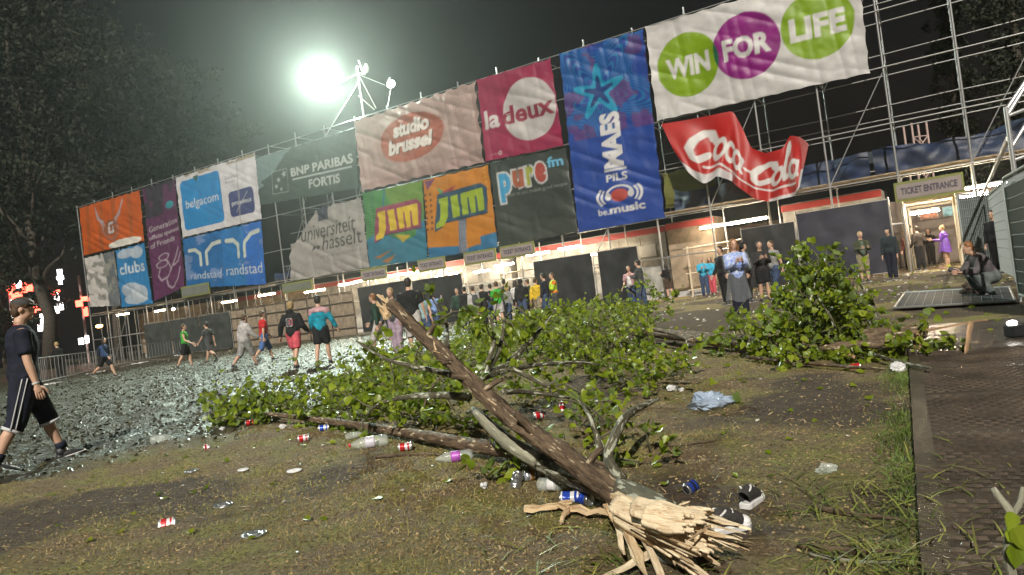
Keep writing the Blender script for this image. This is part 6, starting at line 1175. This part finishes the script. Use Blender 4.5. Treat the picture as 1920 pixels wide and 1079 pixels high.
for lab, px, dep, fc, H_, top_, bot_, hr_, ex in (('person in dark green at the left end of the waiting crowd', 858, 31, 170, 1.78, (DGREEN, 'long'), (BLACK, 'long'), ('brown', 'short'), None), ('person in a black jacket beside the pale backpack wearer', 872, 30.5, 30, 1.80, (BLACK, 'long'), (DGREY, 'long'), ('dark', 'short'), None),
        ('person in a pale sweater carrying a grey backpack in the crowd', 888, 29.5, 20, 1.70, (LGREY, 'long'), (KHAKI, 'short'), ('brown', 'short'), x_pack(DGREY)), ('person in a black coat between the pale backpack and the green T-shirt', 905, 30, -30, 1.78, (BLACK, 'long'), (BLACK, 'long'), ('dark', 'short'), None), ('person in dark clothes directly behind the green T-shirt', 921, 31.5, 10, 1.80, (NAVY, 'long'), (DENIM, 'long'), ('dark', 'short'), None),
        ('person in a bright green T-shirt with pale shorts in the crowd', 933, 28.5, 25, 1.78, (GREEN, 'short'), (LGREY, 'short'), ('brown', 'short'), None), ('tall person in dark grey behind the green T-shirt', 948, 32, 0, 1.92, (DGREY, 'long'), (BLACK, 'long'), ('dark', 'short'), None), ('person in a grey top right of the green T-shirt', 952, 29.5, -60, 1.68, (GREY, 'long'), (DENIM, 'long'), ('blond', 'long'), None),
        ('person in a white top with dark hair in the crowd', 969, 30.5, 40, 1.76, (WHT, 'long'), (BLACK, 'long'), ('dark', 'long'), None), ('person in a black hooded jacket left of the yellow jacket', 979, 29.5, -20, 1.78, (BLACK, 'hood'), (DENIM, 'long'), ('dark', 'hood'), None), ('person in a dark green jumper next to the yellow jacket', 993, 30, 60, 1.74, (DGREEN, 'long'), (BROWN, 'short'), ('brown', 'short'), None),
        ('person in a yellow jacket and khaki shorts in the crowd', 1007, 29, -40, 1.76, (YEL, 'long'), (KHAKI, 'short'), ('brown', 'short'), None), ('tall person in a navy jacket and jeans beside the yellow jacket', 1024, 28.5, 60, 1.88, (NAVY, 'long'), (DENIM, 'long'), ('dark', 'short'), None), ('person in a lime high visibility vest with orange side', 1041, 29, 100, 1.86, (HIVIS, 'long'), (DGREY, 'long'), ('brown', 'short'), x_belt_panel(ORANGE, .04, .09, 'orange_band')),
        ('person in a pink top at the black screen beside the tan cabin', 1186, 27.5, 150, 1.70, (PINK, 'short'), (DENIM, 'long'), ('dark', 'long'), x_front(WHT)), ('person in a dark jacket and jeans by the tan cabin corner', 1205, 26.5, 60, 1.82, (DGREY, 'long'), (DENIM, 'long'), ('dark', 'short'), None), ('person in dark clothes standing behind the pale queue rails', 1257, 33.5, 30, 1.72, (BLACK, 'long'), (BROWN, 'short'), ('dark', 'long'), None),
        ('person in a bright blue top inside the lit gap', 1325, 32, 170, 1.75, (SKY, 'long'), (DENIM, 'long'), ('blond', 'short'), None), ('person in sky blue with coral trousers inside the lit gap', 1340, 33, 150, 1.70, (SKY, 'short'), (CORAL, 'long'), ('brown', 'long'), None), ('person in black at the left shoulder of the poncho wearer', 1362, 22.5, 120, 1.80, (BLACK, 'long'), (BLACK, 'long'), ('dark', 'short'), None),
        ('person in a black hoodie at the right shoulder of the poncho wearer', 1404, 22, -120, 1.80, (BLACK, 'hood'), (BLACK, 'long'), ('dark', 'hood'), None), ('person in a dark sweater with folded arms and bare legs', 1436, 21.5, 175, 1.78, (CL('charcoal', (.03, .028, .03)), 'long'), (BLACK, 'short'), ('dark', 'short'), None), ('person in a grey T-shirt and jeans at the dark screen', 1459, 22.5, 110, 1.78, (GREY, 'short'), (DENIM, 'long'), ('brown', 'short'), None)):
    person(lab, at_depth(px, dep), fc, H_, [STAND, (8, 6, -8, 4), (12, 10, -4, 4)][int(px) % 3], [hang, fold, pock, sw][int(px) % 4] if 'folded' not in lab else fold, 0, top_, bot_, hr_, group=G if px < 1060 else 'people standing by the screens', extra=ex, fwd_in=(.5, .5) if int(px) % 4 == 1 or 'folded' in lab else (0, 0))
person('person in a blue jacket under a long clear plastic poncho, arms folded', gpos(1393, 598), 178, 1.74, STAND, fold, 0, (mat('patterned_blue', (.05, .13, .52), .5, var=.3, vscale=16, col2=(.45, .52, .68)), 'long'), (NAVY, 'long'), ('ginger', 'long'), fwd_in=(.6, .6), extra=x_poncho(CLEAR, -.30, .10))
person('person in an olive jacket and khaki shorts with hands together', gpos(1624, 530), 172, 1.80, STAND, ((20, 10, 80), (20, 10, 80)), 0, (OLIVE, 'long'), (KHAKI, 'mid'), ('blond', 'short'), fwd_in=(.5, .5), extra=x_front(CL('grey_green', (.10, .13, .11))))
person('person in a dark hooded coat and dark trousers facing the olive jacket', gpos(1676, 526), 140, 1.78, STAND, hang, 0, (CL('dark_teal', (.018, .028, .036)), 'hood'), (NAVY, 'long'), ('dark', 'hood'))
person('tall person in black seen from behind in the right entrance', gpos(1729, 508), 10, 1.86, STAND, pock, 0, (CL('brown_black', (.025, .02, .018)), 'long'), (BLACK, 'long'), ('dark', 'short'))
person('person in dark red brown half hidden in the right entrance', at_depth(1713, 33), 30, 1.80, STAND, hang, 0, (CL('maroon', (.10, .03, .025)), 'long'), (BLACK, 'long'), ('dark', 'short'))
person('person in black deeper inside the right entrance corridor', at_depth(1757, 34.5), 150, 1.75, STAND, fold, 0, (BLACK, 'long'), (BLACK, 'long'), ('dark', 'long'), fwd_in=(.5, .5))
person('person in a purple rain poncho and yellow boots at the entrance', at_depth(1785, 30), 60, 1.74, STAND, ((30, 8, 70), (30, 8, 70)), 0, (PURP, 'long'), (CL('bare_leg', (.4, .25, .18)), 'mid'), ('blond', 'short'), BOOTY, extra=x_poncho(PURP, -.16, .12, False))
person('person in a grey jacket crouching low beside the flat fence panel', gpos(1868, 556), 85, 1.72, (98, 140, 104, 142), ((18, 6, 62), (24, 6, 70)), 30, (CL('grey_mauve', (.10, .09, .10)), 'long'), (CL('grey_jeans', (.10, .12, .12)), 'long'), ('ginger', 'short'), spread=.15)
person('person in a dark jacket inside the lane behind the wire fence', at_depth(1882, 20), 120, 1.74, STAND, hang, 0, (BLACK, 'long'), (BLACK, 'long'), ('dark', 'short'))
person('person in dark clothes beside the trunk behind the crowd barrier', at_depth(98, 33), 60, 1.70, STAND, fold, 10, (BLACK, 'long'), (BLACK, 'long'), ('blond', 'short'), fwd_in=(.5, .5))
# ================================================================== LITTER
alu = mat('can_aluminium', (.62, .63, .65), .28, metal=.9, bump=.3, bscale=60); canr = mat('can_red', (.50, .02, .025), .3, metal=.3); canb = mat('can_blue', (.02, .06, .42), .3, metal=.3); canw = mat('can_white', (.65, .66, .68), .35, metal=.2)
pet = mat('clear_plastic', (.62, .68, .64), .12, spec=.8, alpha=.32, bump=.4, bscale=30); capr = mat('cap_red', (.55, .03, .03), .4); labw = mat('label_lilac_white', (.55, .53, .62), .45, var=.3, vscale=30); labp = mat('label_purple', (.42, .10, .50), .4, var=.35, vscale=25); papw = mat('white_plastic', (.66, .66, .68), .4, var=.25, vscale=20); bagb = mat('bluish_film', (.40, .50, .66), .22, spec=.7, alpha=.72, bump=.8, bscale=20)
def lying(P_, yaw, roll=0.0, tilt=0.0): return Matrix.Translation(Vector([float(v) for v in P_])) @ Matrix.Rotation(yaw, 4, 'Z') @ Matrix.Rotation(math.pi / 2 + tilt, 4, 'Y') @ Matrix.Rotation(roll, 4, 'Z')
def dent(b, amt, seed, L_):
    A = np.array(b.V); n1 = vnoise(A[:, 2] * 40 + seed * 3, np.arctan2(A[:, 1], A[:, 0]) * 1.3, seed); k = np.sin(np.clip(A[:, 2] / L_, 0, 1) * math.pi); f = 1 - amt * (.5 + n1) * k; A[:, 0] *= f; A[:, 1] *= 1 - amt * .6 * (.5 - n1) * k; b.V = [tuple(v) for v in A]; return b
def can(label, px, py, yaw, band=canr, base=canw, L_=.115, R_=.033, crush=.12, tilt=0.0, flat=1.0, lid=True, seed=1):
    P_ = gp(px, py, R_ * flat * .92); M = lying(P_, yaw, 1.0, tilt) @ Matrix.Diagonal((flat, 1, 1, 1)) @ Matrix.Translation((0, 0, -L_ / 2)); t = thing('drink_can', label, 'can', P_, 0, 'drink cans on the ground')
    zs = np.linspace(.012, L_ - .014, 12); b = MB().lathe([(R_ * .78, .002)] + [(R_, z) for z in zs], 22); dent(b, crush, seed, L_).build('body', base, t, False, True, None); t.children
    bo = t.children[0]; bo.matrix_basis = Matrix.Translation(-Vector([float(v) for v in P_])) @ M
    def add(n, bb, m): o_ = bb.build(n, m, t, False, True); o_.matrix_basis = bo.matrix_basis; return o_
    for z0, z1 in ((L_ * .16, L_ * .5), (L_ * .68, L_ * .8)): bb = MB().lathe([(R_ * 1.012, z) for z in np.linspace(z0, z1, 6)], 22); add('printed_band', dent(bb, crush, seed, L_), band)
    add('rim', MB().lathe([(R_, L_ - .014), (R_ * .84, L_ - .003), (R_ * .84, L_), (R_ * .78, L_), (R_ * .76, L_ - .004), (.001, L_ - .004)], 22), alu); add('base_ring', MB().lathe([(.001, .006), (R_ * .6, .004), (R_ * .72, 0), (R_ * .8, .002), (R_, .012)], 22), alu)
    if lid: o_ = MB().tube([(-.002, 0, L_ - .002), (R_ * .45, 0, L_ - .001)], [(.006, .001), (.008, .001)], 8).build('ring_pull', alu, t); o_.matrix_basis = bo.matrix_basis
def bottle(label, px, py, yaw, L_=.32, R_=.048, lab=labw, cap=capr, roll=0.0, capd=True, crush=.06):
    P_ = gp(px, py, R_ * .95); M = Matrix.Translation(-Vector([float(v) for v in P_])) @ lying(P_, yaw, roll) @ Matrix.Translation((0, 0, -L_ / 2)); t = thing('plastic_bottle', label, 'bottle', P_, 0, 'plastic bottles on the ground')
    pr = [(R_ * .5, 0), (R_ * .9, .01), (R_, L_ * .08), (R_ * .97, L_ * .3), (R_ * .95, L_ * .34), (R_ * .95, L_ * .56), (R_, L_ * .6), (R_ * .92, L_ * .7), (R_ * .5, L_ * .86), (R_ * .28, L_ * .92), (R_ * .28, L_ * .97)]
    o_ = dent(MB().lathe(pr, 20), crush, 5, L_).build('body', pet, t, False, True, M)
    dent(MB().lathe([(R_ * .985, z) for z in np.linspace(L_ * .33, L_ * .57, 6)], 20), crush, 5, L_).build('label_sleeve', lab, t, False, True, M)
    if capd: MB().lathe([(.001, L_ * .93), (R_ * .32, L_ * .93), (R_ * .33, L_ * .98), (.001, L_ * .985)], 16).build('cap', cap, t, False, True, M)
can('red and white can lying above the clear bottle near the branch tip', 570, 828, .15, canr, canw, seed=2); can('red and white can lying under the pale branch beside the clear bottle', 760, 844, .1, canr, canw, seed=3)
can('silver can standing open end up beside the trunk', 969, 912, 1.2, alu, alu, crush=.05, tilt=-.7, seed=4); can('silver and orange can leaning on the silver can', 1003, 898, .6, mat('can_orange', (.45, .22, .08), .35, metal=.4), mat('can_paleblue', (.45, .50, .60), .3, metal=.4), .14, seed=5)
can('crumpled blue can lying against the trunk foot', 1072, 943, -.25, canb, canw, .12, crush=.35, seed=6); can('second crushed blue can end pressed to the blue can', 1098, 948, -1.0, canb, canb, .09, crush=.25, seed=8)
can('red crushed can on the soil before the second fallen trunk', 1603, 691, .1, canr, canr, crush=.3, flat=.7, seed=7); can('blue crumpled can on bare soil behind the sneakers', 1297, 922, .9, canb, BLACK, crush=.4, flat=.7, seed=9); can('red and white can upright among the leaves right of the trunk', 1055, 770, 1.4, canr, canw, tilt=-.9, seed=10); can('red can lying among the leaves close to the main trunk', 1012, 785, .3, canr, canw, seed=11)
can('flattened can with a red end in the left foreground grass', 313, 984, .2, canr, canw, .10, crush=.3, flat=.3, seed=12); can('small red can in the mud edge near the branch tip', 470, 800, .3, canr, BLACK, crush=.2, seed=13); can('small blue can beside the tip of the lying branch', 608, 807, .1, canb, canw, crush=.2, seed=14); can('red can end at the mud border', 388, 842, .4, canr, canw, .06, crush=.3, flat=.6, seed=15)
bottle('large clear plastic bottle with a pale label and red cap lying on the grass', 692, 842, math.pi - .1 + .25, .33, .052); bottle('clear bottle with a purple label lying below the branch', 852, 866, math.pi + .06, .27, .04, labp, capr, capd=False); bottle('crushed clear bottle beside the blue can', 1040, 922, -.5, .2, .04, papw, capr, capd=False, crush=.25); bottle('clear bottle half under the split wood at the butt', 1268, 1062, -.9, .2, .035, pet, canw, capd=False); bottle('small clear bottle crossing the branch with a red cap', 668, 822, .5, .2, .032, pet, capr)
bottle('squashed clear bottle at the edge of the wet mud', 305, 832, .3, .24, .055, pet, capr, capd=False, crush=.3)
def crumple(name, label, px, py, dims, m, seed, cat, group=None, lift=None):
    P_ = gp(px, py, 0.0); n, k = 22, 12; V_ = []
    for i in range(k + 1):
        th = math.pi * i / k
        for j_ in range(n): a = 2 * math.pi * j_ / n; d = np.array([math.sin(th) * math.cos(a), math.sin(th) * math.sin(a), math.cos(th)]); f = 1 + .45 * float(vnoise(d[0] * 2.2 + seed, d[1] * 2.2 + d[2] * 2, seed)) * 2 + .25 * float(vnoise(d[0] * 6 + seed, d[1] * 6 + d[2] * 5, seed + 1)) * 2; V_.append(d * f * np.array(dims) * .5 + np.array([0, 0, dims[2] * .42]))
    V_ = np.array(V_); V_[:, 2] = np.maximum(V_[:, 2], -.002); Fc = [(i * n + j_, (i + 1) * n + j_, (i + 1) * n + (j_ + 1) % n, i * n + (j_ + 1) % n) for i in range(k) for j_ in range(n)]
    o_ = obj(name, V_, Fc, m, None, False, False, Matrix.Translation(Vector([float(v) for v in P_])) @ Matrix.Rotation(seed, 4, 'Z')); tag(o_, label, cat, group); return o_
bg_ = crumple('plastic_bag', 'crumpled pale blue plastic bag lying right of the leaves', 1330, 766, (.36, .22, .14), bagb, 3, 'bag'); bg_.rotation_euler[2] = .1
crumple('plastic_bag', 'clear crumpled plastic sleeve resting on the lying branch', 668, 784, (.28, .18, .12), pet, 5, 'bag')
for k, (px, py, w_, lab) in enumerate(((908, 915, .055, 'white crumpled cup on the soil left of the silver can'), (418, 808, .07, 'white scrap at the mud edge beyond the branch tip'), (785, 772, .09, 'white plastic scrap among the leaves below the branch fork'), (805, 770, .07, 'pale blue scrap beside the white plastic scrap in the leaves'), (530, 803, .07, 'lilac paper scrap by the branch tip'), (1685, 697, .14, 'white wrapper by the corner of the matting'), (1160, 955, .0, ''), (1320, 640, .12, 'white scrap lying against the second trunk'), (1360, 650, .12, 'crumpled white cup in front of the second trunk'), (1260, 735, .10, 'pale scrap among leaves left of the blue bag'), (1275, 734, .08, 'tiny clear cup beside the leaves near the blue bag'), (962, 880, .05, 'striped scrap tucked under the leaves near the silver can'), (1060, 640, .1, 'whitish scrap behind the leafy crown'))):
    if w_: crumple('litter_scrap', lab, px, py, (w_, w_ * .75, w_ * .6), papw, 11 + k, 'litter', 'pale scraps of litter')
def lid(label, px, py, r=.045, m=papw, tilt=.12, yaw=0.0):
    P_ = gp(px, py, .008); b = MB().lathe([(.001, .006), (r * .35, .006), (r * .42, .011), (r * .55, .011), (r * .6, .005), (r * .9, .004), (r, .009), (r * 1.02, 0), (.001, 0)], 22); o_ = b.build('flattened_can', m, None, False, True, Matrix.Translation(Vector([float(v) for v in P_])) @ Matrix.Rotation(yaw, 4, 'Z') @ Matrix.Rotation(tilt, 4, 'X') @ Matrix.Diagonal((1.25, .9, 1, 1))); tag(o_, label, 'litter', 'flattened lids and cans')
lid('flattened silver can with a round dent in the left foreground', 476, 1005, .055, alu); lid('flat silver lid on the foreground grass beyond the red can', 418, 950, .05, alu, .2); lid('small white disc on the grass below the branch tip', 456, 885, .035); lid('white disc beside the small silver scrap in the grass', 552, 887, .045); lid('thin silver scrap in the grass near the walking man', 358, 887, .045, alu, .15)
tag(crumple('litter_scrap', 'clear crushed cup in the soil near the matting edge', 1548, 888, (.10, .06, .05), pet, 41, 'litter'), None)
# sneakers
canv = mat('sneaker_canvas', (.035, .032, .032), .8, var=.4, vscale=40, bump=.3, bscale=120); rub = mat('sneaker_rubber', (.66, .66, .67), .45, var=.15, vscale=20)
def sneaker(label, px, py, yaw, roll=0.0, L_=.175, lift=0.0):
    P_ = gp(px, py, lift); t = thing('sneaker', label, 'shoe', P_, 0, 'lost sneakers'); M = Matrix.Rotation(yaw, 4, 'Z') @ Matrix.Rotation(roll, 4, 'Y'); W_ = .034
    prof = [(-.5, .72), (-.42, .86), (-.2, .80), (.0, .86), (.22, 1.0), (.38, .92), (.47, .62), (.5, .3)]
    def outline(k): return [(W_ * w * k, L_ * y) for y, w in prof] + [(-W_ * w * k, L_ * y) for y, w in reversed(prof)]
    o0 = outline(1.0); n = len(o0); V_ = [(x, y, 0) for x, y in o0] + [(x * 1.04, y * 1.01, .022) for x, y in o0] + [(x * .92, y * .97, .026) for x, y in o0]
    Fc = [tuple(range(n))[::-1]] + [(i, (i + 1) % n, n + (i + 1) % n, n + i) for i in range(n)] + [(n + i, n + (i + 1) % n, 2 * n + (i + 1) % n, 2 * n + i) for i in range(n)] + [tuple(range(2 * n, 3 * n))]
    MB().add(V_, Fc).build('sole', rub, t, False, False, M)
    b = MB(); b.tube([(0, -L_ * .46, .05), (0, -L_ * .36, .06), (0, -L_ * .15, .058), (0, L_ * .08, .050), (0, L_ * .24, .040)], [(W_ * .72, .038), (W_ * .80, .046), (W_ * .74, .044), (W_ * .80, .034), (W_ * .88, .024)], 14, ref=(1, 0, 0), cap=False); b.build('upper', canv, t, False, True, M)
    MB().ball((0, L_ * .36, .028), (W_ * .90, L_ * .145, .022), 14, 8).build('toe_cap', rub, t, False, True, M)
    MB().tube([(W_ * .70 * math.cos(a), -L_ * .30 + L_ * .15 * math.sin(a), .088 + .01 * math.sin(a * 2)) for a in np.linspace(0, 2 * math.pi, 18)], .005, 6, cap=False).build('collar', rub, t, False, True, M)
    for k in range(4): y = L_ * (.0 + .06 * k); MB().tube([(-W_ * .5, y, .082 - .009 * k), (0, y + .006, .090 - .010 * k), (W_ * .5, y, .082 - .009 * k)], .0035, 5).build('lace', rub, t, False, True, M)
sneaker('black canvas sneaker with white sole standing in the bare soil', 1412, 945, -.75); sneaker('black canvas sneaker with white toe half under the split wood', 1372, 1000, -1.35, .2, lift=.02)
crumple('dark_bag', 'dark brown bag dropped on the flat fence panel by the crouching person', 1828, 553, (.55, .35, .26), BROWN, 61, 'bag')
cn = gp(1884, 498); t = thing('warning_cone', 'yellow warning cone behind the wire fence', 'cone', cn); MB().lathe([(.16, .03), (.13, .2), (.05, .7), (.02, .72)], 16).build('cone', YEL, t, False, True); slab('base', (cn[0], cn[1], cn[2] + .02), (.4, .4, .04), BLACK, t)
lg = gp(1902, 640, .045); t = thing('ground_lamp', 'small lit lamp box standing on the matting at the right edge', 'lamp', lg); slab('box', lg + UP * .06 + np.array([.05, 0, 0]), (.2, .16, .12), BLACK, t); MB().ball(lg + UP * .14, (.05, .04, .03)).build('bulb', mat('ground_bulb', (1, 1, 1), emit=(1, .95, .85), estr=18), t, True, True)

# ================================================================== HAZE
hz = bpy.data.materials.new('night_mist'); hz.use_nodes = True; hn = hz.node_tree; hn.nodes.clear(); ho = hn.nodes.new('ShaderNodeOutputMaterial'); pv = hn.nodes.new('ShaderNodeVolumePrincipled')
pv.inputs['Color'].default_value = (.92, .96, .94, 1); pv.inputs['Density'].default_value = .0007; pv.inputs['Anisotropy'].default_value = .82; hn.links.new(pv.outputs[0], ho.inputs['Volume'])
h = MB().box((0, 60, 21), (304, 202, 48)).build('haze', hz); h.location = (0, 0, 0); tag(h, 'thin night mist glowing round the floodlight', 'haze', kind='stuff')
bpy.data.scenes.remove(TMP)
